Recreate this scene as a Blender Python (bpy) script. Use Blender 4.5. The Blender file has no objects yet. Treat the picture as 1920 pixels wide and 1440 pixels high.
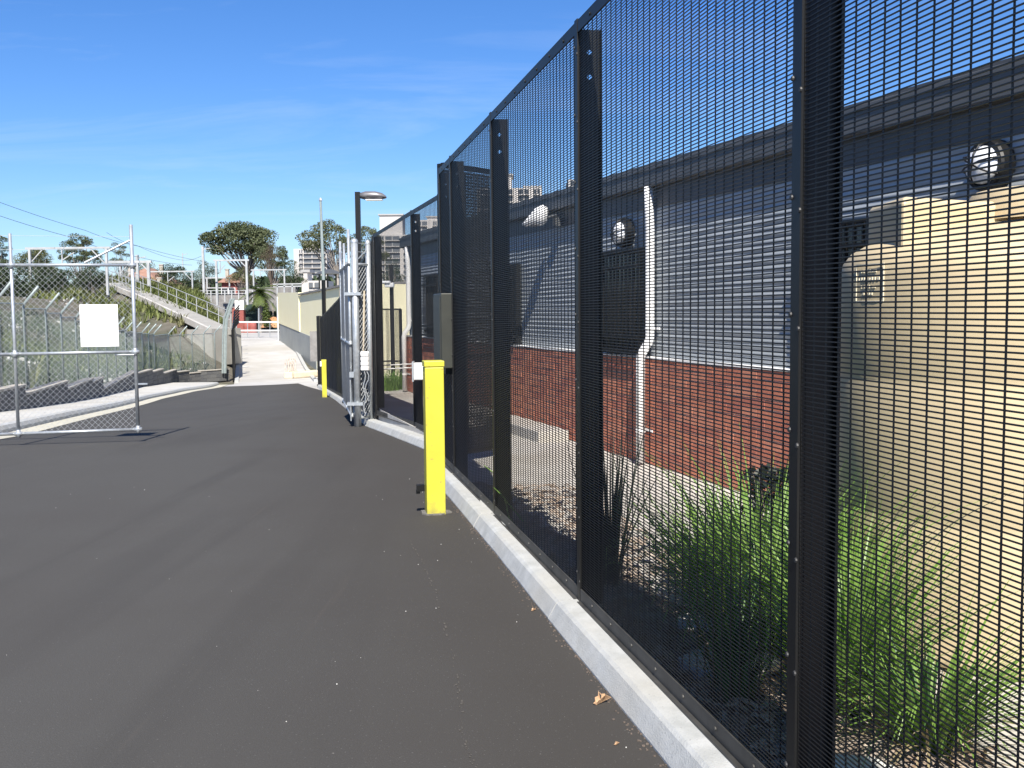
import bpy, math, random
from mathutils import Vector, Matrix, noise
R = random.Random(7)
S = bpy.context.scene
COL = S.collection
rad = math.radians

# ------------------------------------------------------------------ camera
PITCH, ROLL, F, CZ = 4.16, 0.55, 1950.0, 1.6
cam_data = bpy.data.cameras.new('camera')
cam_data.sensor_width = 36.0
cam_data.lens = F / 1920 * 36.0
cam_data.clip_start = 0.05
cam_data.clip_end = 3000
cam = bpy.data.objects.new('camera', cam_data)
COL.objects.link(cam)
CM = Matrix.Translation((0, 0, CZ)) @ Matrix.Rotation(rad(90 - PITCH), 4, 'X') @ Matrix.Rotation(rad(-ROLL), 4, 'Z')
cam.matrix_world = CM
S.camera = cam

# ------------------------------------------------------------------ sky + sun
SUN_EL, SUN_AZ = 46.0, -4.5         # light travels forward (+Y), sun behind the camera
world = bpy.data.worlds.new('World')
S.world = world
world.use_nodes = True
wn, wl = world.node_tree.nodes, world.node_tree.links
wn.clear()
w_out = wn.new('ShaderNodeOutputWorld')
w_bg = wn.new('ShaderNodeBackground')
w_sky = wn.new('ShaderNodeTexSky')
w_sky.sky_type = 'NISHITA'
w_sky.sun_disc = False
w_sky.sun_elevation = rad(SUN_EL)
w_sky.sun_rotation = rad(180 + SUN_AZ)
w_sky.altitude = 0
w_sky.air_density = 1.0
w_sky.dust_density = 0.25
w_sky.ozone_density = 4.5
w_bg.inputs['Strength'].default_value = 0.066
# thin cirrus, laid out on the sky dome by direction
w_tc = wn.new('ShaderNodeTexCoord')
w_sep = wn.new('ShaderNodeSeparateXYZ')
w_add = wn.new('ShaderNodeMath'); w_add.operation = 'ADD'; w_add.inputs[1].default_value = 0.12
w_dx = wn.new('ShaderNodeMath'); w_dx.operation = 'DIVIDE'
w_dy = wn.new('ShaderNodeMath'); w_dy.operation = 'DIVIDE'
w_cmb = wn.new('ShaderNodeCombineXYZ')
w_map = wn.new('ShaderNodeMapping'); w_map.inputs['Scale'].default_value = (0.55, 1.5, 1); w_map.inputs['Rotation'].default_value = (0, 0, rad(12))
w_ns = wn.new('ShaderNodeTexNoise'); w_ns.inputs['Scale'].default_value = 1.3; w_ns.inputs['Detail'].default_value = 7; w_ns.inputs['Roughness'].default_value = 0.62
w_ns.inputs['Distortion'].default_value = 0.6
w_rmp = wn.new('ShaderNodeMapRange'); w_rmp.inputs['From Min'].default_value = 0.5; w_rmp.inputs['From Max'].default_value = 0.82
w_rmp.inputs['To Min'].default_value = 0.0; w_rmp.inputs['To Max'].default_value = 0.22
w_mix = wn.new('ShaderNodeMix'); w_mix.data_type = 'RGBA'
w_mix.inputs[7].default_value = (6.4, 7.2, 8.6, 1)
wl.new(w_tc.outputs['Generated'], w_sep.inputs[0])
wl.new(w_sep.outputs['Z'], w_add.inputs[0])
wl.new(w_sep.outputs['X'], w_dx.inputs[0]); wl.new(w_add.outputs[0], w_dx.inputs[1])
wl.new(w_sep.outputs['Y'], w_dy.inputs[0]); wl.new(w_add.outputs[0], w_dy.inputs[1])
wl.new(w_dx.outputs[0], w_cmb.inputs[0]); wl.new(w_dy.outputs[0], w_cmb.inputs[1])
wl.new(w_cmb.outputs[0], w_map.inputs[0]); wl.new(w_map.outputs[0], w_ns.inputs['Vector'])
wl.new(w_ns.outputs[0], w_rmp.inputs[0]); wl.new(w_rmp.outputs[0], w_mix.inputs[0])
w_hs = wn.new('ShaderNodeHueSaturation'); w_hs.inputs['Saturation'].default_value = 1.2
wl.new(w_sky.outputs[0], w_hs.inputs['Color']); w_mul = wn.new('ShaderNodeMix'); w_mul.data_type = 'RGBA'; w_mul.blend_type = 'MULTIPLY'; w_mul.inputs[0].default_value = 1; w_mul.inputs[7].default_value = (.80, .89, 1.12, 1)
wl.new(w_hs.outputs[0], w_mul.inputs[6]); wl.new(w_mul.outputs[2], w_mix.inputs[6]); wl.new(w_mix.outputs[2], w_bg.inputs['Color'])
wl.new(w_bg.outputs[0], w_out.inputs[0])

sun_data = bpy.data.lights.new('sun', 'SUN')
sun_data.energy = 4.2
sun_data.angle = rad(0.5)
sun_data.color = (1.0, 0.94, 0.845)
sun = bpy.data.objects.new('sun', sun_data)
COL.objects.link(sun)
ld = Vector((math.sin(rad(SUN_AZ)) * math.cos(rad(SUN_EL)), math.cos(rad(SUN_AZ)) * math.cos(rad(SUN_EL)), -math.sin(rad(SUN_EL))))
sun.rotation_euler = ld.to_track_quat('-Z', 'Y').to_euler()
sun.location = (0, -20, 30)

vs = S.view_settings
vs.view_transform = 'Standard'
vs.look = 'None'
vs.exposure = 1.05
vs.gamma = 1.0
vs.use_curve_mapping = False

# ------------------------------------------------------------------ helpers
CR = CM.to_3x3()
def ray(px, py):
    return CR @ Vector(((px - 960) / F, (720 - py) / F, -1.0))
def at(px, py, Y):                      # the point at distance Y seen at a photo pixel
    d = ray(px, py)
    return Vector((0, 0, CZ)) + d * (Y / d.y)

GK = [(-40, 0), (8, 0), (11, -.04), (14.2, -.17), (17, -.30), (20, -.45), (30, -1.02), (38, -1.42), (45, -1.73), (50, -1.93), (53, -2.0),
      (58, -1.85), (62, -1.62), (76, -.56), (81, -.42), (100, -.42), (140, 0.3), (200, 1.2), (400, 3.0), (1500, 4.0)]
def lin(K, t):
    if t <= K[0][0]: return K[0][1]
    for (a, b), (c, d) in zip(K, K[1:]):
        if t <= c: return b + (d - b) * (t - a) / (c - a)
    return K[-1][1]
def g(Y):
    return sum(lin(GK, Y + k) for k in (-1.6, -.8, 0, .8, 1.6)) / 5
def gpt(px, py, lift=0.0):              # the point of the road surface seen at a photo pixel
    Y = 10.0
    d = ray(px, py)
    for _ in range(60):
        t = (g(Y) + lift - CZ) / d.z
        Y = 0.5 * Y + 0.5 * min(max(t * d.y, 1), 200)
    return at(px, py, Y)

class MB:
    def __init__(s): s.v = []; s.f = []
    def quad(s, a, b, c, d):
        n = len(s.v); s.v += [tuple(a), tuple(b), tuple(c), tuple(d)]; s.f.append((n, n + 1, n + 2, n + 3))
    def tri(s, a, b, c):
        n = len(s.v); s.v += [tuple(a), tuple(b), tuple(c)]; s.f.append((n, n + 1, n + 2))
    def hexa(s, p):                      # 8 points: bottom ring 0-3, top ring 4-7
        n = len(s.v); s.v += [tuple(q) for q in p]
        for f in ((3, 2, 1, 0), (4, 5, 6, 7), (0, 1, 5, 4), (1, 2, 6, 5), (2, 3, 7, 6), (3, 0, 4, 7)):
            s.f.append(tuple(n + i for i in f))
    def box(s, c, size, u=(1, 0), up=None):
        c = Vector(c); u = Vector((u[0], u[1], 0)).normalized(); w = Vector((-u.y, u.x, 0)); k = Vector((0, 0, 1))
        hx, hy, hz = size[0] / 2, size[1] / 2, size[2] / 2
        P = [c + u * (a * hx) + w * (b * hy) + k * (e * hz) for e in (-1, 1) for a, b in ((-1, -1), (1, -1), (1, 1), (-1, 1))]
        s.hexa(P)
    def bar(s, p0, p1, w, h, side=None):
        p0, p1 = Vector(p0), Vector(p1); d = (p1 - p0).normalized()
        a = Vector(side) if side is not None else (d.cross(Vector((0, 0, 1))) if abs(d.z) < .95 else Vector((1, 0, 0)))
        a = (a - d * a.dot(d)).normalized(); b = a.cross(d)
        P = [p + a * (i * w / 2) + b * (j * h / 2) for p in (p0, p1) for i, j in ((-1, -1), (1, -1), (1, 1), (-1, 1))]
        s.hexa(P)
    def tube(s, p0, p1, r, n=6, r1=None, caps=True):
        s.path([p0, p1], [r, r if r1 is None else r1], n, caps)
    def path(s, pts, rr, n=6, caps=True):
        pts = [Vector(p) for p in pts]
        if not isinstance(rr, (list, tuple)): rr = [rr] * len(pts)
        base = len(s.v); m = len(pts); a = None
        for i, p in enumerate(pts):
            d = (pts[min(i + 1, m - 1)] - pts[max(i - 1, 0)]).normalized()
            if a is None:
                a = d.cross(Vector((0, 0, 1))) if abs(d.z) < .9 else d.cross(Vector((1, 0, 0)))
            a = (a - d * a.dot(d)).normalized(); b = d.cross(a)
            for k in range(n):
                t = 2 * math.pi * k / n
                s.v.append(tuple(p + (a * math.cos(t) + b * math.sin(t)) * rr[i]))
        for i in range(m - 1):
            for k in range(n):
                s.f.append((base + i * n + k, base + i * n + (k + 1) % n, base + (i + 1) * n + (k + 1) % n, base + (i + 1) * n + k))
        if caps:
            s.f.append(tuple(base + k for k in reversed(range(n)))); s.f.append(tuple(base + (m - 1) * n + k for k in range(n)))
    def prism(s, poly, z0, z1):
        n = len(s.v); m = len(poly)
        s.v += [(x, y, z0) for x, y in poly] + [(x, y, z1) for x, y in poly]
        s.f.append(tuple(n + i for i in reversed(range(m)))); s.f.append(tuple(n + m + i for i in range(m)))
        for i in range(m):
            j = (i + 1) % m; s.f.append((n + i, n + j, n + m + j, n + m + i))
    def extrude(s, sections):            # list of rings with the same count (closed profiles)
        n = len(s.v); m = len(sections[0])
        for sec in sections: s.v += [tuple(p) for p in sec]
        for i in range(len(sections) - 1):
            for k in range(m):
                a = n + i * m
                s.f.append((a + k, a + (k + 1) % m, a + m + (k + 1) % m, a + m + k))
        s.f.append(tuple(n + k for k in reversed(range(m)))); s.f.append(tuple(n + (len(sections) - 1) * m + k for k in range(m)))
    def sheet(s, rows):                  # open grid
        n = len(s.v); m = len(rows[0])
        for r in rows: s.v += [tuple(p) for p in r]
        for i in range(len(rows) - 1):
            for k in range(m - 1):
                a = n + i * m + k; s.f.append((a, a + 1, a + m + 1, a + m))
    def lathe(s, c, prof, n=32):
        c = Vector(c); rows = []
        for r, z in prof: rows.append([c + Vector((r * math.cos(2 * math.pi * k / n), r * math.sin(2 * math.pi * k / n), z)) for k in range(n + 1)])
        s.sheet(rows)
    def mesh(s, name, m=None, smooth=False, o=(0, 0, 0)):
        me = bpy.data.meshes.new(name)
        me.from_pydata([(x - o[0], y - o[1], z - o[2]) for x, y, z in s.v], [], s.f)
        if m: me.materials.append(m)
        if smooth: me.polygons.foreach_set('use_smooth', [True] * len(me.polygons))
        me.update(); return me
    def build(s, name, m, parent=None, kind=None, smooth=False, recalc=False, bevel=0, label=None):
        o0 = (0, 0, 0)
        q = parent
        while q is not None: o0 = tuple(a + b for a, b in zip(o0, q.location)); q = q.parent
        me = s.mesh(name, m, smooth, o0)
        o = bpy.data.objects.new(name, me); COL.objects.link(o)
        if parent: o.parent = parent
        if kind: o['kind'] = kind
        if label: o['label'] = label
        if recalc:
            import bmesh
            b = bmesh.new(); b.from_mesh(me); bmesh.ops.recalc_face_normals(b, faces=b.faces); b.to_mesh(me); b.free()
        if bevel:
            md = o.modifiers.new('bevel', 'BEVEL'); md.width = bevel; md.segments = 2; md.limit_method = 'ANGLE'
        return o

def tag(o, label=None, cat=None, group=None, kind=None):
    if label: o['label'] = label
    if cat: o['category'] = cat
    if group: o['group'] = group
    if kind: o['kind'] = kind
    return o
def thing(name, label, cat, loc=(0, 0, 0), group=None):
    o = bpy.data.objects.new(name, None); COL.objects.link(o); o.location = loc; o.empty_display_size = .2
    return tag(o, label, cat, group)
def inst(name, me, parent, loc=(0, 0, 0), rz=0):     # another piece sharing mesh data, world location
    o = bpy.data.objects.new(name, me); COL.objects.link(o)
    p0 = Vector((0, 0, 0)); q = parent
    while q is not None: p0 += q.location; q = q.parent
    o.parent = parent; o.location = Vector(loc) - p0; o.rotation_euler[2] = rz
    return o
def copy_tree(o, parent=None):
    c = o.copy(); COL.objects.link(c)
    if parent: c.parent = parent
    for ch in list(o.children): copy_tree(ch, c)
    return c

# ------------------------------------------------------------------ materials
def mat(name, c1, c2=None, scale=4, detail=5, rough=.7, metal=0, bump=0, bscale=60, spec=.5, speck=None, stretch=None, c3=None, s3=.6, trans=0, lo=.35, hi=.65, bdist=.01, streak=False):
    m = bpy.data.materials.new(name); m.use_nodes = True
    N, L = m.node_tree.nodes, m.node_tree.links
    b = N['Principled BSDF']
    b.inputs['Roughness'].default_value = rough; b.inputs['Metallic'].default_value = metal
    b.inputs['Specular IOR Level'].default_value = spec
    geo = N.new('ShaderNodeNewGeometry'); vec = geo.outputs['Position']
    if stretch:
        mp = N.new('ShaderNodeMapping'); mp.inputs['Scale'].default_value = stretch; L.new(vec, mp.inputs[0]); vec = mp.outputs[0]
    def nz(sc, det, r=.6):
        n = N.new('ShaderNodeTexNoise'); n.inputs['Scale'].default_value = sc; n.inputs['Detail'].default_value = det; n.inputs['Roughness'].default_value = r
        L.new(vec, n.inputs['Vector']); return n.outputs[0]
    def rng(sock, a, c):
        r = N.new('ShaderNodeMapRange'); r.inputs[1].default_value = a; r.inputs[2].default_value = c; L.new(sock, r.inputs[0]); return r.outputs[0]
    def mix(f, a, c):
        x = N.new('ShaderNodeMix'); x.data_type = 'RGBA'
        L.new(f, x.inputs[0])
        for s_, i in ((a, 6), (c, 7)):
            if isinstance(s_, tuple): x.inputs[i].default_value = (*s_, 1)
            else: L.new(s_, x.inputs[i])
        return x.outputs[2]
    col = None
    if c2: col = mix(rng(nz(scale, detail), lo, hi), c1, c2)
    if c3: col = mix(rng(nz(s3, 3), .45, .75), col or c1, c3)
    if streak:                               # faint worn wheel tracks running with the road
        mp = N.new('ShaderNodeMapping'); mp.inputs['Scale'].default_value = (1.5, .10, 1); mp.inputs['Rotation'].default_value = (0, 0, rad(-13)); L.new(geo.outputs['Position'], mp.inputs[0])
        n = N.new('ShaderNodeTexNoise'); n.inputs['Scale'].default_value = 1.0; n.inputs['Detail'].default_value = 4; n.inputs['Distortion'].default_value = .8; L.new(mp.outputs[0], n.inputs['Vector'])
        r_ = rng(n.outputs[0], .52, .75); q = N.new('ShaderNodeMath'); q.operation = 'MULTIPLY'; q.inputs[1].default_value = .38; L.new(r_, q.inputs[0])
        col = mix(q.outputs[0], col, (.034, .033, .032))
        mp2 = N.new('ShaderNodeMapping'); mp2.inputs['Scale'].default_value = (9, .5, 1); mp2.inputs['Rotation'].default_value = (0, 0, rad(-10)); L.new(geo.outputs['Position'], mp2.inputs[0])
        n2 = N.new('ShaderNodeTexNoise'); n2.inputs['Scale'].default_value = 1.0; n2.inputs['Detail'].default_value = 3; L.new(mp2.outputs[0], n2.inputs['Vector'])
        r2 = rng(n2.outputs[0], .66, .85); q2 = N.new('ShaderNodeMath'); q2.operation = 'MULTIPLY'; q2.inputs[1].default_value = .6; L.new(r2, q2.inputs[0])
        col = mix(q2.outputs[0], col, (.09, .08, .07))
    if streak:                               # darker, browner asphalt towards the right kerb
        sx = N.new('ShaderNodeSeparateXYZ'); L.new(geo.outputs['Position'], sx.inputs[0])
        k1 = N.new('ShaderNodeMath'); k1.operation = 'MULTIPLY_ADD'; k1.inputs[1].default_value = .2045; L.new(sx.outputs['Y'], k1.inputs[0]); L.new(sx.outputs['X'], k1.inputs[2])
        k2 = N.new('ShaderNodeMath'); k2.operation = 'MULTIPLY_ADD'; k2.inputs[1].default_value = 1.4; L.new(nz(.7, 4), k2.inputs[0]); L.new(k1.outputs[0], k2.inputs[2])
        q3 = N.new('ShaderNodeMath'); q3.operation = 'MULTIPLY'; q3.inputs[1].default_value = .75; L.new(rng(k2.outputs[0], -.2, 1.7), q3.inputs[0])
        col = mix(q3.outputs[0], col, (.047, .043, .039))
    if speck:
        for sc, th, cc in speck: col = mix(rng(nz(sc, 1, .4), th, th + .05), col or c1, cc)
    if col is None: b.inputs['Base Color'].default_value = (*c1, 1)
    else: L.new(col, b.inputs['Base Color'])
    if bump:
        bp = N.new('ShaderNodeBump'); bp.inputs['Strength'].default_value = bump; bp.inputs['Distance'].default_value = bdist
        L.new(nz(bscale, 3), bp.inputs['Height']); L.new(bp.outputs[0], b.inputs['Normal'])
    if trans:
        tr = N.new('ShaderNodeBsdfTranslucent'); ms = N.new('ShaderNodeMixShader'); ms.inputs[0].default_value = trans
        if col is None: tr.inputs[0].default_value = (*c1, 1)
        else: L.new(col, tr.inputs[0])
        L.new(b.outputs[0], ms.inputs[1]); L.new(tr.outputs[0], ms.inputs[2]); L.new(ms.outputs[0], N['Material Output'].inputs[0])
    return m

M = {}
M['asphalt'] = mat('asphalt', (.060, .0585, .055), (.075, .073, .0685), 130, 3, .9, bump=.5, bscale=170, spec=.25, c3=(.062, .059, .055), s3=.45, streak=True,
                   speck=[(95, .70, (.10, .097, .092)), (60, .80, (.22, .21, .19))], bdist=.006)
M['kerb'] = mat('kerb_concrete', (.36, .37, .36), (.46, .47, .46), 9, 6, .85, bump=.35, bscale=130, c3=(.42, .41, .37), s3=1.4, speck=[(80, .70, (.30, .30, .29))])
M['path'] = mat('path_concrete', (.46, .45, .41), (.54, .53, .49), 3, 6, .85, bump=.2, bscale=80, c3=(.42, .40, .35), s3=.5)
M['gutter_c'] = mat('gutter_concrete', (.45, .43, .34), (.55, .52, .42), 3, 6, .85, bump=.2, bscale=80)
M['walk'] = mat('weathered_concrete', (.27, .26, .235), (.34, .33, .30), 1.2, 6, .9, bump=.2, bscale=40)
M['ramp'] = mat('ramp_concrete', (.40, .39, .37), (.48, .47, .45), .8, 7, .85, bump=.2, bscale=40, c3=(.37, .35, .31), s3=.25)
M['yard'] = mat('yard_concrete', (.44, .42, .38), (.53, .51, .47), 2.5, 6, .9, bump=.2, bscale=80, c3=(.40, .37, .33), s3=.7)
M['black'] = mat('black_powder_coat', (.007, .0075, .008), (.010, .010, .010), 6, 4, .46, spec=.33, bump=.05, bscale=200)
M['wire'] = mat('black_wire', (.012, .012, .011), rough=.5, spec=.5)
M['bolt'] = mat('bolt_steel', (.06, .06, .06), (.03, .03, .03), 40, 2, .55, metal=.3)
M['sunlit_rail'] = mat('sunlit_black_steel', (.035, .034, .031), (.07, .068, .062), 5, 5, .55)  # black steel coloured paler to stand for grazing sun on the bottom rail
M['galv'] = mat('galvanised_steel', (.40, .43, .45), (.52, .55, .57), 18, 4, .42, metal=.55, bump=.05, bscale=90)
M['galvwire'] = mat('galvanised_wire', (.40, .42, .43), (.50, .52, .53), 12, 2, .5, metal=.15)
M['greywire'] = mat('green_grey_wire', (.20, .25, .22), (.26, .31, .28), 6, 2, .6, metal=.1)
M['greypost'] = mat('grey_green_post', (.27, .32, .31), (.34, .39, .38), 8, 3, .55, metal=.3)
M['white'] = mat('white_paint', (.78, .78, .77), (.84, .84, .83), 5, 4, .5)
M['sign'] = mat('white_sign_sheet', (.80, .80, .79), rough=.45)
M['yellow'] = mat('yellow_paint', (.54, .505, .045), (.59, .55, .055), 2.5, 5, .45, bump=.05, bscale=60, c3=(.49, .43, .045), s3=3, speck=[(38, .70, (.42, .36, .07))])
_m = M['yellow'].node_tree; _N, _L = _m.nodes, _m.links; _b = _N['Principled BSDF']; _old = _b.inputs['Base Color'].links[0].from_socket
_tc = _N.new('ShaderNodeTexCoord'); _sx = _N.new('ShaderNodeSeparateXYZ'); _L.new(_tc.outputs['Object'], _sx.inputs[0])
_nz = _N.new('ShaderNodeTexNoise'); _nz.inputs['Scale'].default_value = 14; _nz.inputs['Detail'].default_value = 6; _L.new(_tc.outputs['Object'], _nz.inputs['Vector'])
_ma = _N.new('ShaderNodeMath'); _ma.operation = 'MULTIPLY_ADD'; _ma.inputs[1].default_value = .34; _L.new(_nz.outputs[0], _ma.inputs[0]); _L.new(_sx.outputs['Z'], _ma.inputs[2])
_mr = _N.new('ShaderNodeMapRange'); _mr.inputs[1].default_value = .27; _mr.inputs[2].default_value = .12; _mr.inputs[3].default_value = 0; _mr.inputs[4].default_value = .6; _L.new(_ma.outputs[0], _mr.inputs[0])
_mx = _N.new('ShaderNodeMix'); _mx.data_type = 'RGBA'; _L.new(_mr.outputs[0], _mx.inputs[0]); _L.new(_old, _mx.inputs[6]); _mx.inputs[7].default_value = (.20, .17, .09, 1); _L.new(_mx.outputs[2], _b.inputs['Base Color'])
M['olive'] = mat('olive_grey_steel', (.030, .032, .026), (.038, .040, .032), 5, 4, .5)
M['brick'] = [mat('brick_red_%s' % n, c, tuple(x * .8 for x in c), 35, 4, .85, bump=.4, bscale=120) for n, c in
              (('a', (.54, .20, .12)), ('b', (.49, .17, .105)), ('c', (.57, .23, .145)), ('d', (.44, .15, .10)))]
M['mortar'] = mat('mortar', (.44, .38, .33), (.52, .46, .40), 20, 4, .95, bump=.3, bscale=150)
M['clad'] = mat('grey_blue_cladding', (.34, .37, .39), (.39, .42, .44), 1.5, 4, .5, metal=.1, spec=.4)
M['fascia'] = mat('dark_gutter_steel', (.075, .078, .08), (.09, .093, .095), 3, 3, .5)
M['roof'] = mat('dark_roof_steel', (.06, .06, .06), (.08, .08, .08), 2, 3, .5)
M['lens'] = mat('frosted_lens', (.80, .82, .85), rough=.25)
M['lamp'] = mat('lamp_grey', (.20, .19, .19), (.25, .24, .24), 9, 3, .4, metal=.4)
M['glassd'] = mat('dark_glass', (.012, .015, .018), rough=.12, spec=.8)
M['tank'] = mat('tan_plastic', (.545, .45, .28), (.585, .485, .31), 1.2, 4, .55, bump=.06, bscale=40, c3=(.51, .42, .265), s3=.8)
M['tankp'] = mat('pale_label_print', (.78, .72, .56), rough=.6)
M['mulch'] = mat('bark_mulch', (.20, .15, .11), (.37, .30, .24), 24, 6, .95, bump=1, bscale=45, speck=[(50, .62, (.50, .46, .41)), (33, .70, (.06, .04, .03))], bdist=.05, c3=(.42, .38, .34), s3=1.6)
M['chip'] = mat('mulch_chip', (.22, .15, .10), (.50, .42, .34), 9, 3, .9)
M['soil'] = mat('bank_soil', (.10, .088, .066), (.165, .15, .12), 1.6, 7, .95, bump=.7, bscale=12, c3=(.06, .072, .03), s3=.35, bdist=.1)
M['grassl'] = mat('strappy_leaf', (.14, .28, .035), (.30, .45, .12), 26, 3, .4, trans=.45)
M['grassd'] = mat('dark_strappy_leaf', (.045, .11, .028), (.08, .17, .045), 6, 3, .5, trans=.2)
M['grassdry'] = mat('dark_dry_leaf', (.028, .035, .024), (.05, .05, .03), 9, 3, .6)
M['straw'] = mat('dead_straw', (.30, .24, .13), (.42, .35, .20), 9, 3, .7, trans=.2)
M['shrub'] = mat('dark_shrub_leaf', (.018, .030, .020), (.045, .050, .034), 5, 3, .5)
M['scrub'] = mat('scrub_leaf', (.12, .155, .035), (.19, .215, .065), 1.2, 4, .7, trans=.2, c3=(.18, .165, .08), s3=.25)
M['scrubg'] = mat('green_scrub_leaf', (.04, .068, .022), (.08, .11, .04), 1.0, 4, .7, trans=.2, c3=(.115, .105, .06), s3=.3)
M['gum'] = mat('gum_leaf', (.055, .075, .030), (.115, .132, .06), .5, 4, .6, trans=.12)
M['gum2'] = mat('olive_gum_leaf', (.075, .088, .03), (.14, .148, .062), .5, 4, .6, trans=.15)
M['ever'] = mat('evergreen_leaf', (.024, .042, .016), (.052, .074, .028), .6, 4, .6, trans=.12)
M['brownleaf'] = mat('brown_leaf', (.085, .06, .036), (.12, .088, .056), .8, 4, .7, trans=.15)
M['palm'] = mat('palm_leaf', (.075, .115, .025), (.13, .165, .045), 1.5, 3, .5, trans=.25)
M['bark'] = mat('pale_bark', (.20, .175, .15), (.30, .27, .24), 3, 4, .85)
M['barkd'] = mat('dark_bark', (.09, .07, .055), (.14, .11, .09), 3, 4, .9)
M['block'] = [mat('wall_block_%s' % n, c, tuple(x * 1.2 for x in c), 14, 5, .9, bump=.4, bscale=70) for n, c in
              (('a', (.11, .11, .107)), ('b', (.125, .124, .119)), ('c', (.097, .098, .099)))]
M['cap'] = mat('wall_cap', (.36, .33, .28), (.45, .42, .36), 6, 5, .9, bump=.3, bscale=60)
M['cream'] = mat('cream_render', (.90, .83, .545), (.92, .85, .575), .7, 5, .8, bump=.08, bscale=30)
M['greyr'] = mat('grey_render', (.27, .29, .29), (.32, .34, .335), .9, 5, .85, bump=.1, bscale=30)
M['tan'] = mat('tan_wall', (.30, .215, .10), (.35, .255, .125), .8, 4, .8)
M['graf'] = mat('pale_spray_paint', (.66, .64, .58), rough=.8)
M['stonew'] = mat('dark_stone', (.17, .165, .16), (.26, .25, .24), 2.5, 6, .9, bump=.5, bscale=12)
M['terra'] = mat('terracotta_roof', (.27, .145, .10), (.34, .20, .145), 2.5, 4, .85)
M['apart'] = mat('pale_apartment', (.52, .49, .46), (.58, .55, .52), .06, 4, .8)
M['apart2'] = mat('grey_apartment', (.34, .335, .33), (.40, .395, .385), .06, 4, .8)
M['win'] = mat('apartment_window', (.10, .11, .125), (.15, .16, .17), .2, 2, .3)
M['win2'] = mat('dark_window', (.05, .055, .06), rough=.25)
M['cat'] = mat('white_steelwork', (.36, .37, .37), (.45, .46, .46), 2, 3, .5)
M['red'] = mat('red_brick_pier', (.27, .075, .06), (.32, .095, .08), 6, 4, .8)
M['hoard'] = mat('green_hoarding', (.028, .055, .045), (.045, .075, .06), .6, 5, .8)
M['orange'] = mat('orange_earth', (.42, .20, .09), (.50, .28, .15), 1.5, 5, .9)
M['rust'] = mat('rusty_steel', (.40, .33, .27), (.60, .57, .52), 9, 4, .8)
M['beige'] = mat('beige_concrete', (.50, .43, .31), (.58, .51, .40), 2, 4, .85)
M['pad'] = mat('dusty_mortar', (.10, .095, .088), (.20, .19, .17), 60, 4, .95, bump=.4, bscale=150)
M['scrape'] = mat('scraped_asphalt', (.062, .057, .050), (.095, .086, .075), 40, 4, .95)
M['dryleaf'] = mat('dry_leaf', (.40, .24, .13), (.50, .33, .20), 30, 3, .7)
M['cable'] = mat('overhead_cable', (.06, .06, .065), rough=.6)
M['stone'] = mat('pale_stone', (.50, .49, .46), (.66, .65, .62), 6, 4, .85)
M['rail'] = mat('thin_steel_rail', (.42, .43, .42), (.5, .5, .49), 4, 2, .5, metal=.3)

# ------------------------------------------------------------------ ground lines
def fenceA(Y): return .813 - .2045 * (Y - 2.95)
WP = [gpt(*p) for p in ((-140, 800), (0, 785), (133, 763), (253, 733), (333, 719), (390, 713), (428, 710))]
WK = [(p.y, p.x) for p in WP]
WK = [(WK[0][0] - 14, WK[0][1] - .2)] + WK
WYE = WK[-1][0]; WXE = WK[-1][1]
def Wx(Y): return lin(WK, Y)                                   # retaining wall line
RL = [(-8, -12), (5, -9.6), (10, -8.2), (13.3, -7.35), (15.2, -7.25), (19, -8.0), (26, -9.5), (33, -11.15), (41, -12.55), (46, -12.9), (60, -15.5)]
def road_l(Y): return sum(lin(RL, Y + k) for k in (-1, -.5, 0, .5, 1)) / 5
KR = [(-6, fenceA(-6) - .165), (10.3, fenceA(10.3) - .165), (12.4, -1.02), (16.9, -2.40), (30.2, -5.14), (45.2, -8.5)]
def road_r(Y): return lin(KR, Y)
def ramp_l(Y): return -13.4 - (Y - 50) * .257
def ramp_r(Y): return -9.4 - (Y - 50) * .262

def strip(name, f0, f1, ys, m, z0, n=4, kind='structure', z1=None):
    mb = MB(); rows = []
    for y in ys:
        a, b = f0(y), f1(y)
        rows.append([(a + (b - a) * k / n, y, (z0(y) if z1 is None else z0(y) + (z1(y) - z0(y)) * k / n)) for k in range(n + 1)])
    mb.sheet(rows); return mb.build(name, m, kind=kind, smooth=True)
def fr(a, b, st):
    n = max(1, int(round((b - a) / st))); return [a + (b - a) * i / n for i in range(n + 1)]

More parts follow.
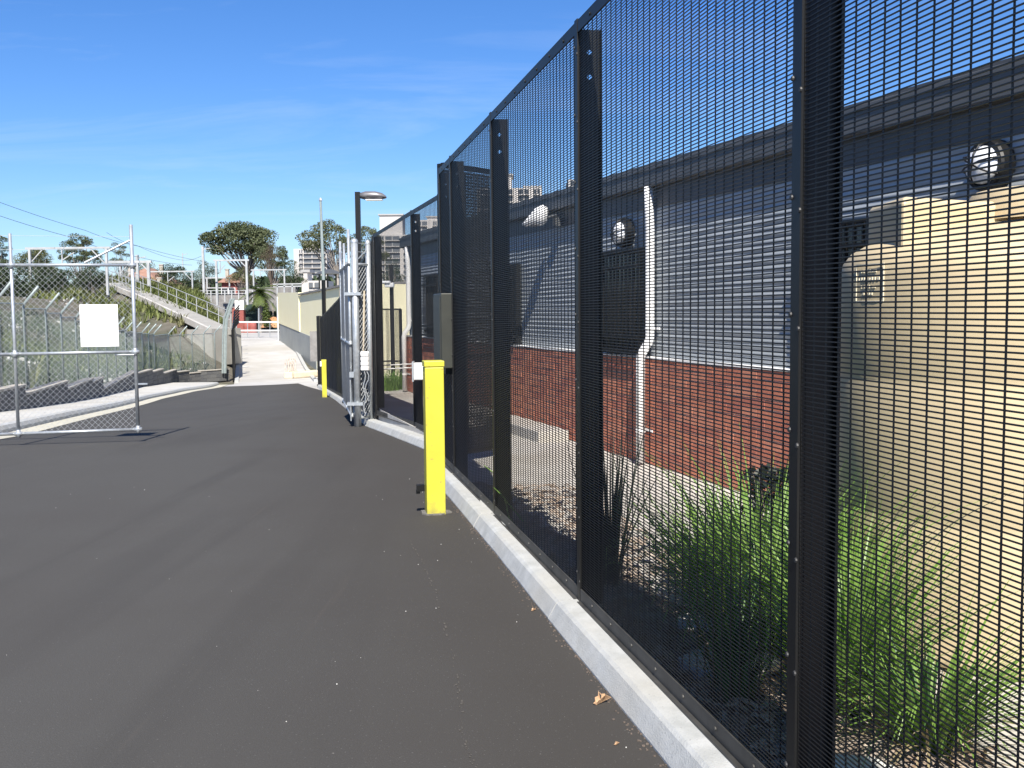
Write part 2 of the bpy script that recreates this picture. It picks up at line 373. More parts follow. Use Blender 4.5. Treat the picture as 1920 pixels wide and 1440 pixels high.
# terrain: one sheet to the horizon
def bank_top(X): return 2.45
WA, WB = at(392, 617, 60), at(196, 530, 78)          # front edge of the hillside walkway
def terr(X, Y):
    z = terr0(X, Y)
    if WB.x - 3 < X < WA.x + 1.5 and 50 < Y < 92:
        t = min(1.1, max(-.1, (X - WA.x) / (WB.x - WA.x))); dy = Y - (WA.y + (WB.y - WA.y) * t); zl = WA.z + (WB.z - WA.z) * t - .24
        f = max(0, min(1, (WA.x + 1.5 - X) / 1.5, (ramp_l(Y) - 1.2 - X) / 2))
        z = max(z, z + (zl + (dy * .24 if dy < 0 else 0) - z) * f) if zl + min(0, dy * .24) > z else z
        if 0 <= dy < 3 and f > 0: z = min(z, zl)
    return z
def terr0(X, Y):
    base = g(Y) - .16
    w = Wx(Y) if Y < WYE else ramp_l(Y) - .4 if Y < 96 else ramp_l(96) - .4
    if Y < WYE and Y > WK[0][0] - 5 or Y >= WYE:
        d = w - X
        if d > .1:
            b0 = g(Y) + (.42 if Y < 55 else .2)
            top = 2.45 + .004 * max(0, Y - 60) if Y > 5 else .5
            h = b0 + (.30 + .07 * min(1, max(0, (Y - 48) / 8))) * d + .35 * (noise.noise(Vector((X * .25, Y * .25, 3.1)))) * min(1, d / 3)
            h = min(h, top + .25 * noise.noise(Vector((X * .15, Y * .15, 0))))
            if Y > 96: h = base + (h - base) * min(1, max(0, d) / 4)
            base = max(base, h) if d > .3 else base
    if X > road_r(min(Y, 45)) + .95 and Y < 26:
        base = -.07
        if Y > 20: base += (g(Y) - .16 + .07) * (Y - 20) / 6
    return base
xs = fr(-400, -60, 20) + fr(-58, -30, 2) + fr(-29.3, 8, .7) + fr(9, 30, 3) + fr(40, 400, 30)
ys_ = fr(-30, 10, 2) + fr(10.7, 64, .7) + fr(66, 120, 2) + fr(130, 300, 10) + fr(340, 1400, 60)
mb = MB(); mb.sheet([[(x, y, terr(x, y)) for x in xs] for y in ys_])
mb.build('terrain', M['soil'], kind='structure', smooth=True)

# asphalt road
ysr = fr(-6, 47, .8)
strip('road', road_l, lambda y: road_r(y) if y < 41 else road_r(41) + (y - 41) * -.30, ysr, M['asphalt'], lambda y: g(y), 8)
mb = MB(); y0 = 47
xl, xr = road_l(47), road_r(41) - 6 * .30
for k in range(8):
    a0, a1 = k / 8, (k + 1) / 8
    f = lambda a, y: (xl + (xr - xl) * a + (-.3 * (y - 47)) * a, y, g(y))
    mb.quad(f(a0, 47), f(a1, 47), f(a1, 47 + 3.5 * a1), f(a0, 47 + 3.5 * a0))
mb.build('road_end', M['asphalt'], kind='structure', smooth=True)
# concrete apron and ramp
ys2 = fr(39, 97, 1)
strip('ramp', lambda y: road_l(y) - .3 if y < 50 else ramp_l(y), lambda y: road_r(y) if y < 45 else (road_r(45) + (y - 45) * -.19 if y < 50 else ramp_r(y) + .9 * max(0, 1 - (y - 50) / 14)), ys2, M['ramp'], lambda y: g(y) - .006, 8)
# left gutter, kerb, path
ysl = fr(13.0, 49.5, .75)
strip('gutter', lambda y: road_l(y) - .42, road_l, [y for y in ysl if y > 12], M['gutter_c'], lambda y: g(y) + .006, 2)
mb = MB(); secs = []
for y in ysl:
    x = road_l(y) - .42; z = g(y)
    secs.append([(x, y, z - .1), (x - .015, y, z + .06), (x - .05, y, z + .12), (x - .16, y, z + .135), (x - .16, y, z - .1)])
mb.extrude(secs); mb.build('kerb_far', M['kerb'], kind='structure', recalc=True)
strip('path', lambda y: Wx(y) - .05, lambda y: road_l(y) - .575, ysl, M['path'], lambda y: g(y) + .128, 3)
# right kerb: cast lengths with small joints
mb = MB()
def kerb_len(pa, pb, top=.1):
    pa, pb = Vector(pa), Vector(pb); u = (pb - pa).normalized(); n = Vector((-u.y, u.x))
    secs = []
    for q in fr(0, (pb - pa).length, .4):
        p = pa + u * q; z = g(p.y)
        jog = R.uniform(-.003, .003)
        prof = [(.0, -.1), (.0 + jog, .008), (-.030, top - .035), (-.042, top - .014), (-.058, top - .003), (-.075, top), (-.205, top + .002), (-.205, -.1)]
        secs.append([(p.x + n.x * a, p.y + n.y * a, z + b) for a, b in prof])
    mb.extrude(secs)
ya = -6.0
post_ys = [-4.0, -1.67, .64, 2.95, 5.25, 7.56, 9.55, 10.3]
for a, b in zip([-6] + post_ys, post_ys):
    kerb_len((road_r(a) + R.uniform(-.006, .006), a + .006), (road_r(b) + R.uniform(-.006, .006), b - .006), .1 + R.uniform(-.004, .004))
for (a, xa), (b, xb) in zip(KR[1:], KR[2:]):
    for q0, q1 in zip(fr(a, b, 2.4), fr(a, b, 2.4)[1:]):
        kerb_len((lin(KR, q0), q0 + .004), (lin(KR, q1), q1 - .004), .1 + R.uniform(-.004, .004))
mb.build('kerb', M['kerb'], kind='structure', recalc=True)

# ------------------------------------------------------------------ compound floor and garden bed
SW = Vector((-.331, .944)).normalized(); SN = Vector((SW.y, -SW.x))          # along the shed (away), into the shed
def shed_x(Y): return 5.073 - .351 * Y
def yard_e(y): return (fenceA(y) + .03 if y < 10.3 else road_r(y) + .2)
strip('yard_edge', yard_e, yard_e, fr(-5, 20.8, .6), M['yard'], lambda y: -.6, 1, z1=lambda y: 0.0)
strip('yard', yard_e, lambda y: shed_x(y) + .3, fr(-5, 20.8, .6), M['yard'], lambda y: 0.0, 4)
mb = MB(); rows = []
for y in fr(-3, 9.2, .16):
    wd = .50 + .2 * noise.noise(Vector((y * .7, 2, 0)))
    if 2.3 < y < 5.6: wd += .55 * math.sin((y - 2.3) / 3.3 * math.pi)
    if y > 6.5: wd = max(.25, wd - (y - 6.5) * .2)
    x0 = fenceA(y) + .035
    rows.append([(x0 + wd * k / 8, y, .012 + .05 * math.sin(math.pi * k / 8) + .018 * noise.noise(Vector((x0 * 5 + k, y * 5, 1)))) for k in range(9)])
mb.sheet(rows); mb.build('garden_bed', M['mulch'], kind='structure', smooth=True)
mb = MB()
for _ in range(2600):
    y = R.uniform(1.5, 9); x = fenceA(y) + R.uniform(.06, .95); a = R.uniform(0, 6.3); l = R.uniform(.012, .05); w = l * R.uniform(.2, .5)
    u = Vector((math.cos(a), math.sin(a), R.uniform(-.3, .3))) * l; v = Vector((-math.sin(a), math.cos(a), R.uniform(-.3, .3))) * w
    c = Vector((x, y, .055 + R.uniform(0, .02))); mb.quad(c - u - v, c + u - v, c + u + v, c - u + v)
mb.build('mulch_chips', M['chip'], kind='stuff')

# ------------------------------------------------------------------ the black mesh fences
def wire_panel(mb, p0, p1, b0, t0, b1, t1, pitch_z=.013, pitch_x=.0735, r=.0024, sides=5, off=0.0):
    p0, p1 = Vector(p0), Vector(p1); u = (p1 - p0).normalized(); n = Vector((-u.y, u.x)); L = (p1 - p0).length
    nz = int(round((t0 - b0) / pitch_z))
    for i in range(nz + 1):
        f = i / nz
        mb.tube((p0.x + n.x * off, p0.y + n.y * off, b0 + (t0 - b0) * f), (p1.x + n.x * off, p1.y + n.y * off, b1 + (t1 - b1) * f), r, sides, caps=False)
    nx = max(1, int(round(L / pitch_x)))
    for i in range(nx + 1):
        f = i / nx; q = p0 + (p1 - p0) * f + n * (off - .0036)
        mb.tube((q.x, q.y, b0 + (b1 - b0) * f), (q.x, q.y, t0 + (t1 - t0) * f), r * 1.15, sides, caps=False)

def holed_plate(mb, c, ua, h, w, z0, z1, holes, th):
    """thin web plate standing on direction ua (2d), width w, with round holes at heights in holes"""
    ua = Vector(ua); nn = Vector((-ua.y, ua.x)); c = Vector(c)
    zs = [z0]
    for hz in holes: zs += [hz - .03, hz + .03]
    zs.append(z1)
    def P(a, z, s): return (c.x + ua.x * a + nn.x * s * th / 2, c.y + ua.y * a + nn.y * s * th / 2, z)
    for i in range(len(zs) - 1):
        a0, a1, q0, q1 = 0, w, zs[i], zs[i + 1]
        if i % 2 == 0:
            mb.hexa([P(a0, q0, -1), P(a1, q0, -1), P(a1, q0, 1), P(a0, q0, 1), P(a0, q1, -1), P(a1, q1, -1), P(a1, q1, 1), P(a0, q1, 1)])
        else:
            cz = (q0 + q1) / 2; ca = w * .45; rr = .014
            octo = [(ca + rr * math.cos(t * math.pi / 4), cz + rr * math.sin(t * math.pi / 4)) for t in range(8)]
            out = [(a1, cz), (a1, q1), (ca, q1), (a0, q1), (a0, cz), (a0, q0), (ca, q0), (a1, q0)]
            for s in (-1, 1):
                for k in range(8):
                    j = (k + 1) % 8
                    mb.quad(P(*octo[k], s), P(*out[k], s), P(*out[j], s), P(*octo[j], s))
            for k in range(8):
                j = (k + 1) % 8
                mb.quad(P(*octo[k], -1), P(*octo[j], -1), P(*octo[j], 1), P(*octo[k], 1))

def mesh_fence(name, label, posts, cat='fence', webs=None, zr=None, detail=True, last_web=True, first_cover=True, split_z=None, pz=.013, wr=.0023):
    """posts: list of (x, y, zbottom, ztop). Road side is to the left of the direction of travel."""
    x0, y0, b, t = posts[0]
    F0 = thing(name, label, cat, (x0, y0, b))
    N_ = len(posts)
    for i, (x, y, b, t) in enumerate(posts):
        a = Vector(posts[max(0, i - 1)][:2]); c = Vector(posts[min(N_ - 1, i + 1)][:2]); u = (c - a).normalized(); n = Vector((-u.y, u.x)); ins = -n
        q = Vector((x, y))
        if detail or i == 0 or True:
            cv = MB(); cc = q + n * .008
            cv.hexa([(cc + u * s * .026 + n * o).to_3d() + Vector((0, 0, z)) for z in (b - .05, t + .015) for s, o in ((-1, -.004), (1, -.004), (1, .004), (-1, .004))])
            # returned edge of the strip
            for s in (-1, 1):
                cv.hexa([(cc + u * (s * .026 + e) + n * o).to_3d() + Vector((0, 0, z)) for z in (b - .05, t + .015) for e, o in ((-.0022, -.020), (.0022, -.020), (.0022, -.005), (-.0022, -.005))])
            cv.build('cover_strip', M['black'], F0, recalc=True)
        pw = MB()
        for off, wid in ((.012, .06), (.112, .06)):
            cc = q + ins * off
            pw.hexa([(cc + u * s * wid / 2 + n * o).to_3d() + Vector((0, 0, z)) for z in (b - .15, t - .03) for s, o in ((-1, -.003), (1, -.003), (1, .003), (-1, .003))])
        holed_plate(pw, q + ins * .0155, ins, 1, .093, b - .15, t - .031, [t - .26, t - .14], .007)
        pw.build('post', M['black'], F0)
        if detail:
            bt = MB(); zz = b + .12
            while zz < t:
                for s in (-1, 1):
                    c0 = q + u * s * .024; p = Vector((c0.x, c0.y, zz + (s * .02))); d = n.to_3d()
                    bt.tube(p + d * .012, p + d * .0165, .0085, 8, .0065)
                zz += .33
            bt.build('bolt_row', M['bolt'], F0, kind='stuff')
    for (xa, ya, ba, ta), (xb, yb, bb, tb) in zip(posts, posts[1:]):
        pa, pb = Vector((xa, ya)), Vector((xb, yb)); u = (pb - pa).normalized(); n = Vector((-u.y, u.x))
        segs = [(0, 1)] if not split_z else split_z
        w = MB()
        wire_panel(w, pa + u * .02, pb - u * .02, ba + .01, ta - .01, bb + .01, tb - .01, pz, .066 if pb.y < 3 else .0735, wr)
        w.build('mesh_panel', M['wire'], F0, kind='stuff')
        ea, eb = pa + u * .029, pb - u * .029
        tr = MB(); o = n * .007
        for z0, z1 in ((-.052, 0),):
            tr.hexa([(p + o + n * k).to_3d() + Vector((0, 0, zt + z)) for (p, zt) in ((ea, ta), (eb, tb)) for k, z in ((-.003, z0), (.003, z0), (.003, z1), (-.003, z1))])
        tr.hexa([(p + n * k).to_3d() + Vector((0, 0, zt + z)) for (p, zt) in ((ea, ta), (eb, tb)) for k, z in ((-.05, .001), (.0095, .001), (.0095, .007), (-.05, .007))])
        if detail:
            for s in fr(.25, (pb - pa).length - .25, .33):
                p = pa + u * s; z = ta + (tb - ta) * s / (pb - pa).length - .026; q = Vector((p.x, p.y, z)); tr.tube(q + n.to_3d() * .010, q + n.to_3d() * .015, .008, 6)
        tr.build('top_rail', M['black'], F0, recalc=True)
        br = MB()
        br.hexa([(p + o + n * k).to_3d() + Vector((0, 0, zt + z)) for (p, zt) in ((ea, ba), (eb, bb)) for k, z in ((-.003, 0), (.003, 0), (.003, .062), (-.003, .062))])
        br.hexa([(p + n * k).to_3d() + Vector((0, 0, zt + z)) for (p, zt) in ((ea, ba), (eb, bb)) for k, z in ((-.05, -.012), (.028, -.012), (.028, -.002), (-.05, -.002))])
        if detail:
            for s in fr(.25, (pb - pa).length - .25, .33):
                p = pa + u * s; z = ba + (bb - ba) * s / (pb - pa).length + .034; q = Vector((p.x, p.y, z)); br.tube(q + n.to_3d() * .010, q + n.to_3d() * .015, .008, 6)
        br.build('bottom_rail', M['sunlit_rail'], F0, recalc=True)
    return F0

ZB, ZT = .115, 3.02
mesh_fence('mesh_fence', 'tallest black mesh fence along kerb, standing before brick shed and tan water tank',
           [(fenceA(y), y, ZB - .004 * max(0, y - 2.95), ZT - .008 * max(0, y - 2.95)) for y in post_ys[1:]])
mesh_fence('mesh_fence', 'short black mesh fence run on kerb between galvanised gate posts and near yellow bollard',
           [(-.86, 12.6, .03, 2.96), (-1.34, 14.2, 0.0, 2.92), (-2.20, 16.9, -.1, 2.81)])
cp = []
for i, y in enumerate(fr(16.95, 45.0, 2.4)):
    if y > 17: cp.append((lin([(16.9, -2.2), (30.2, -4.95), (45.2, -8.3)], y), y, g(y) + .12, g(y) + 3.0))
mesh_fence('mesh_fence', 'far dark mesh fence stepping down the road behind the second yellow bollard', [(-2.24, 17.02, -.16, 2.78)] + cp, detail=False, pz=.015, wr=.0032)

# mesh gate leaf standing inside the fence
gl = thing('mesh_gate', 'black mesh gate leaf standing open inside the fence behind the control box', 'gate', (-.70, 10.62, .1))
a, b = Vector((-.70, 10.62)), Vector((-.07, 11.36)); u = (b - a).normalized()
w = MB(); wire_panel(w, a, b, .12, 3.0, .12, 3.0, .013, .05, .0040); wire_panel(w, a, b, .126, 3.006, .126, 3.006, .009, .05, .0032, off=-.03)
w.build('mesh_panel', M['wire'], gl, kind='stuff')
for p0, p1, nm in ((a, a, 'stile'), (b, b, 'stile')):
    s = MB(); s.box((p0.x, p0.y, 1.57), (.05, .05, 2.98), u); s.build('stile', M['black'], gl)
for z in (.10, 1.1, 3.05):
    s = MB(); c = (a + b) / 2; s.box((c.x, c.y, z), ((b - a).length - .051, .045, .05), u); s.build('rail', M['black'], gl)

# control box on the fence end
uA = Vector((-.2, .98)).normalized(); nA = Vector((-uA.y, uA.x))
e = Vector((fenceA(9.80), 9.80)); z0 = 1.6 - (684 - 578) * 10 / F; z1 = 1.6 + (578 - 550) * 10 / F
cb = thing('control_box', 'olive grey steel lock box fixed to end of near mesh fence above yellow bollard', 'box', (e.x, e.y, z0))
s = MB(); c = e + nA * .045; s.box((c.x, c.y, (z0 + z1) / 2), (.54, .13, z1 - z0), uA); s.build('housing', M['olive'], cb, bevel=.008)
s = MB(); c = e + nA * .1135; s.box((c.x, c.y, (z0 + z1) / 2), (.47, .006, z1 - z0 - .06), uA); s.build('lid', M['olive'], cb)
s = MB(); c = e + nA * .03; s.box((c.x, c.y, z0 - .03), (.42, .07, .052), uA); s.build('bracket', M['black'], cb)
s = MB(); c = e + nA * .08 + uA * .16; s.path([(c.x, c.y, z0 - .05), (c.x, c.y, z0 - .09), (c.x + .02, c.y, z0 - .10)], .012, 6); s.box((c.x, c.y, z0 - .12), (.04, .02, .045), uA); s.build('padlock', M['rust'], cb)

# ------------------------------------------------------------------ shed
def sp(t, o=0.0, z=0.0):                 # point on shed wall: t = world Y along the brick face, o = out towards the road
    return Vector((shed_x(t), t, z)) - (SN * o).to_3d()
SY0, SY1 = -2.0, 20.4
sh = thing('shed', 'long grey corrugated service shed with red brick base behind the mesh fence', 'shed', tuple(sp(12)))
def slab(t0, t1, o0, o1, za, zb):
    s = MB(); s.hexa([sp(t, o, z) for z in (za, zb) for t, o in ((t0, o0), (t1, o0), (t1, o1), (t0, o1))]); return s
BH = 1.07
slab(SY0, SY1, -.10, -.005, -.1, BH).build('mortar_core', M['mortar'], sh, recalc=True)
CO, BL, MJ = .0823, .230, .010
dt = 1 / math.sqrt(1 + .351 ** 2)
bm = MB(); bm.box((0, 0, 0), (BL, .11, CO - MJ), (SW.x, SW.y))
bmeshes = [bm.mesh('brick', m) for m in M['brick']]
stuffb = [MB() for _ in M['brick']]
npick = 0
for row in range(13):
    t = SY0 + (row % 2) * .12 * dt
    while t < SY1 - .1:
        tc = t + BL / 2 * dt; z = .01 + row * CO + (CO - MJ) / 2
        pr = R.uniform(-.0015, .003); k = R.choices(range(4), (5, 4, 3, 2))[0]
        p = sp(tc, -.055 + pr, z)
        if 7.75 < tc < 12.65 and npick < 290:
            inst('brick', bmeshes[k], sh, p); npick += 1
        else: stuffb[k].box(p, (BL, .11, CO - MJ), (SW.x, SW.y))
        t += (BL + MJ) * dt
for k, s in enumerate(stuffb): s.build('brickwork', M['brick'][k], sh, kind='stuff')
slab(SY0, SY1, -.10, .008, BH + .008, BH + .026).build('flashing', M['white'], sh, recalc=True)
# corrugated cladding, ribs running along the wall
rows = []; z = BH + .028; pitch = .055
while z < 2.86:
    o = -.088 + .0036 * math.sin((z - BH) / pitch * 2 * math.pi)
    rows.append([sp(SY0, o, z), sp(SY1, o, z)]); z += pitch / 8
s = MB(); s.sheet(rows); s.build('cladding', M['clad'], sh, smooth=True)
# gable end of the shed and its back, so that it has depth
s = MB(); pe = [sp(SY1, -.099), sp(SY1, -4.5)]
s.hexa([sp(SY1 + a, o, z) for z in (0, 2.9) for a, o in ((0, -.10), (-.1, -.10), (-.1, -4.6), (0, -4.6))]); s.build('end_wall', M['clad'], sh, recalc=True)
slab(SY0 - .3, SY1 + .25, .02, -.09, 2.80, 3.0).build('gutter', M['fascia'], sh, recalc=True, bevel=.012)
slab(SY0 - .3, SY1 + .25, .032, .024, 2.955, 2.99).build('gutter_lip', M['fascia'], sh, recalc=True)
slab(SY0 - .3, SY1, -.075, -.089, 2.60, 2.80).build('fascia', M['fascia'], sh, recalc=True)
s = MB(); s.hexa([sp(SY0 - .3, -.02, 3.003), sp(SY1 + .25, -.02, 3.003), sp(SY1 + .25, -4.9, 3.25), sp(SY0 - .3, -4.9, 3.25)] + [sp(SY0 - .3, -.02, 3.03), sp(SY1 + .25, -.02, 3.03), sp(SY1 + .25, -4.9, 3.28), sp(SY0 - .3, -4.9, 3.28)])
s.build('roof', M['roof'], sh, recalc=True)
# barred windows
for tc in (7.42, 11.1, 14.75, 18.4):
    hw = .47
    fr_ = slab(tc - hw, tc + hw, -.005, -.077, 1.105, 2.21).build('window', M['black'], sh, recalc=True)
    slab(tc - hw + .07, tc + hw - .07, .000, -.004, 1.17, 2.15).build('pane', M['glassd'], fr_, recalc=True)
    for z in (1.14, 1.30, 2.02, 2.19):
        slab(tc - hw, tc + hw, .075, .050, z - .012, z + .012).build('bar', M['black'], fr_, recalc=True)
    for k in range(11):
        q = tc - hw + .02 + (2 * hw - .04) * k / 10
        slab(q - .007, q + .007, .0495, .0345, 1.13, 2.20).build('bar', M['black'], fr_, recalc=True)
    for q in (tc - hw + .03, tc + hw - .03):
        slab(q - .012, q + .012, .034, -.0045, 1.2, 1.224).build('bracket', M['black'], fr_, recalc=True)
# downpipes
def downpipe(t, label):
    d = thing('downpipe', label, 'downpipe', tuple(sp(t, .06)), 'white downpipes on the shed wall')
    s = MB(); r = .046
    top, off = sp(t, -.02, 2.82), .0
    s.path([sp(t, -.005, 2.8), sp(t, -.015, 2.5), sp(t, -.02, 2.4), sp(t, -.02, 1.30), sp(t, -.008, 1.25), sp(t, .072, 1.13), sp(t, .085, 1.08), sp(t, .085, .02)], r, 14)
    s.build('pipe', M['white'], d, smooth=True)
    for z, o in ((1.38, -.02), (.35, .085)):
        b = MB(); b.path([sp(t, o, z - .015), sp(t, o, z + .015)], .050, 14); p0, p1 = sp(t - .10, -.075 if z > 1 else .002, z), sp(t + .10, -.075 if z > 1 else .002, z)
        b.bar(p0, p1, .012, .028); b.build('strap', M['white'], d)
downpipe(10.52, 'white plastic downpipe with offset elbow on brick base beside barred window')
downpipe(20.15, 'white downpipe at the far end corner of shed, seen between fence posts')
# round caged lights
def bulkhead(t, z, label):
    d = thing('wall_light', label, 'light', tuple(sp(t, -.08, z)), 'round caged lights on the shed wall')
    c = sp(t, -.078, z); ax = -SN.to_3d()
    def ring(r, o): 
        a = SW.to_3d(); k = Vector((0, 0, 1))
        return [c + ax * o + (a * math.cos(2 * math.pi * i / 28) + k * math.sin(2 * math.pi * i / 28)) * r for i in range(29)]
    s = MB(); s.sheet([ring(.155, 0), ring(.155, .085), ring(.145, .10), ring(.122, .10), ring(.118, .085), ring(.0, .06)]); s.build('housing', M['black'], d, smooth=False, recalc=True)
    s = MB(); s.sheet([ring(.114, .09), ring(.112, .115), ring(.095, .145), ring(.06, .165), ring(.001, .17)]); s.build('lens', M['lens'], d, smooth=True, recalc=True)
    for ang in (.5, 1.75, 2.9):
        s = MB(); a = SW.to_3d() * math.cos(ang) + Vector((0, 0, 1)) * math.sin(ang)
        s.path([c + a * .135 + ax * .10, c + a * .115 + ax * .15, c + a * .06 + ax * .182, c - a * .06 + ax * .182, c - a * .115 + ax * .15, c - a * .135 + ax * .10], .006, 6); s.build('cage_bar', M['black'], d)
bulkhead(6.32, 2.43, 'round white wall light in black cage above the tan tank')
bulkhead(11.1, 2.385, 'round white wall light in black cage above barred window beside downpipe')
# camera housing on the gutter line
cc = sp(12.9, .06, 2.74)
d = thing('security_camera', 'white hooded security camera bracketed on the shed gutter', 'camera', tuple(cc))
s = MB(); ax = (-SN * .75 + SW * .65).to_3d().normalized(); sd = Vector((ax.y, -ax.x, 0)); up = Vector((0, 0, 1))
def cs(p, w, h): return [p + sd * (w * math.cos(k * math.pi / 6)) + up * (h * math.sin(k * math.pi / 6)) for k in range(12)]
b0 = cc + ax * .06; KS = 1.3
s.extrude([cs(b0 - ax * .02 + up * .01, .07, .085), cs(b0 + ax * .04, .105, .13), cs(b0 + ax * .12 - up * .015, .10, .11), cs(b0 + ax * .25 - up * .085, .06, .045), cs(b0 + ax * .30 - up * .105, .03, .015)])
s.build('hood', M['white'], d, smooth=True, recalc=True)
s = MB(); s.tube(b0 + ax * .06 - up * .075, b0 + ax * .19 - up * .115, .045, 12, .035); s.build('camera_body', M['lamp'], d)
s = MB(); s.path([cc - ax * .16, cc - ax * .02 - up * .02, b0 + ax * .02 - up * .04], .018, 8); s.box(cc - ax * .10 - up * .09, (.10, .10, .10), (SW.x, SW.y)); s.build('bracket', M['fascia'], d)
# concrete step along the brick
s = slab(12.45, 16.8, .02, .42, -.02, .13); tag(s.build('concrete_step', M['yard'], recalc=True, bevel=.01), 'low pale concrete step along the foot of red brick wall', 'step')

# ------------------------------------------------------------------ water tank
TC = Vector((2.42, 5.02, 0)); TR = .80
tk = thing('water_tank', 'big tan plastic water tank with rounded shoulders behind the near fence', 'tank', tuple(TC))
s = MB(); s.lathe(TC, [(TR - .05, 0), (TR - .01, .015), (TR, .05), (TR, .62), (TR - .006, .64), (TR, .66), (TR, 1.24), (TR - .006, 1.26), (TR, 1.28), (TR, 1.74), (TR - .012, 1.80), (TR - .05, 1.85), (TR - .11, 1.885), (.5, 1.95), (.0, 2.0)], 72)
s.build('body', M['tank'], tk, smooth=True, recalc=True)
s = MB(); s.prism([(1.75, 4.68), (2.24, 4.95), (2.95, 4.98), (2.95, 5.5), (2.2, 5.5), (1.77, 5.2)], 1.80, 2.085); o = s.build('top_block', M['tank'], tk, recalc=True, bevel=.035); o.modifiers['bevel'].segments = 4
s = MB(); s.lathe((2.75, 5.1, 0), [(.49, 2.0), (.48, 2.125), (.46, 2.145), (.2, 2.165), (0, 2.17)], 48); s.build('lid', M['tank'], tk, smooth=True, recalc=True)
# moulded information panel, pale raised lines on the curved side
pl = MB()
def tp(ang, z, o=.002): return TC + Vector(((TR + o) * math.cos(ang), (TR + o) * math.sin(ang), z))
A0 = math.atan2(-TC.y, -TC.x) - .86
def tbar(a0, a1, za, zb):
    n = 4
    for i in range(n):
        p, q = a0 + (a1 - a0) * i / n, a0 + (a1 - a0) * (i + 1) / n
        pl.hexa([tp(p, za, -.001), tp(q, za, -.001), tp(q, zb, -.001), tp(p, zb, -.001), tp(p, za, .003), tp(q, za, .003), tp(q, zb, .003), tp(p, zb, .003)])
pa0, pa1, pz0, pz1 = A0 - .13, A0 + .13, 1.62, 1.785
for a0, a1, za, zb in ((pa0, pa1, pz0 - .004, pz0), (pa0, pa1, pz1, pz1 + .004), (pa0 - .005, pa0, pz0 - .004, pz1 + .004), (pa1, pa1 + .005, pz0 - .004, pz1 + .004)): tbar(a0, a1, za, zb)
for z, n in ((1.755, 6), (1.72, 8), (1.683, 6), (1.652, 4)):
    x = -n * .0135
    for k in range(n):
        wq = R.uniform(.010, .020); tbar(A0 + x, A0 + x + wq, z - .006, z + R.choice((.004, .007))); x += .027
pl.build('information_panel', M['tankp'], tk, recalc=True)
s = MB()
for rr_ in (0,):
    c = TC + Vector((-.83, -.12, .12)); s.path([c + Vector((.1, .02, 0)), c, c + Vector((-.03, 0, -.08))], .02, 8)
s.build('outlet', M['black'], tk)

# ------------------------------------------------------------------ plants in the bed
def blades(mb, c, n, h, spread, w, droop, lean=(0, 0), rb=.07):
    for _ in range(n):
        a = R.uniform(0, 6.283); hh = h * R.uniform(.55, 1.05); sp_ = spread * R.uniform(.2, 1.0)
        d = Vector((math.cos(a), math.sin(a), 0)); sd = Vector((-d.y, d.x, 0)); ww = w * R.uniform(.6, 1.15)
        tw = R.uniform(-.6, .6); sd = (sd * math.cos(tw) + d * math.sin(tw))
        base = Vector(c) + d * R.uniform(0, rb); pts = []
        dr = droop * R.uniform(.2, 1.3)
        for k in range(6):
            t = k / 5
            p = base + d * (sp_ * t ** 1.3) + Vector((lean[0] * t, lean[1] * t, hh * (t - dr * t ** 3 * .55)))
            if p.y < 10: p.x = max(p.x, fenceA(p.y) + .05 + .05 * (1 - t))
            pts.append((p, ww * (1 - t ** 2.2) * (.55 + .45 * min(1, t * 4)) + .0006))
        for (p, wa), (q, wb) in zip(pts, pts[1:]): mb.quad(p - sd * wa, p + sd * wa, q + sd * wb, q - sd * wb)
def clump(name, label, c, spec, cat='plant', group=None):
    o = thing(name, label, cat, c, group)
    if spec[0][1] == 'grassl' and len(spec) > 1: spec = spec + [('dead_leaf', 'straw', dict(n=45, h=spec[0][2]['h'] * .55, spread=spec[0][2]['spread'], w=.005, droop=1.3, rb=.12))]
    for nm, m, args in spec:
        mb = MB(); blades(mb, c, **args); mb.build(nm, M[m], o, kind='stuff')
    return o
G = 'strappy plants in the garden bed'
clump('strappy_plant', 'upright spiky dark plant inside the fence left of second fence post', (fenceA(5.75) + .30, 5.75, .05), [('leaf', 'grassdry', dict(n=46, h=.98, spread=.30, w=.008, droop=.08))], group=G)
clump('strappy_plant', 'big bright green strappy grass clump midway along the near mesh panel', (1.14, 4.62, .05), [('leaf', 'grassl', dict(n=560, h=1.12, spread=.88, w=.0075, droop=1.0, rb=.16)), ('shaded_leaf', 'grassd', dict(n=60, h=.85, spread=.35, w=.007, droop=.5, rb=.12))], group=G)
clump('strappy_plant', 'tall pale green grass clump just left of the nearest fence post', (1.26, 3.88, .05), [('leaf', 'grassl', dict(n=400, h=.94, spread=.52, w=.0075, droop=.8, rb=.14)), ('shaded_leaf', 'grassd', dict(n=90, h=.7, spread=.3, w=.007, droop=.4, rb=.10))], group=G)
clump('strappy_plant', 'green grass clump spilling over in front of tan water tank', (1.45, 3.55, .04), [('leaf', 'grassl', dict(n=280, h=.60, spread=.62, w=.0065, droop=1.1, rb=.10)), ('shaded_leaf', 'grassd', dict(n=80, h=.5, spread=.36, w=.006, droop=.7, rb=.09))], group=G)
clump('strappy_plant', 'thin wispy grass clump on pale ground behind second fence post', (1.02, 5.5, .03), [('leaf', 'grassl', dict(n=130, h=.7, spread=.55, w=.0045, droop=.5, rb=.10))], group=G)
clump('strappy_plant', 'dark fine leaved grass leaning by the bottom rail of near panel', (.88, 4.05, .04), [('leaf', 'grassd', dict(n=120, h=.66, spread=.32, w=.006, droop=.5, rb=.09))], group=G)
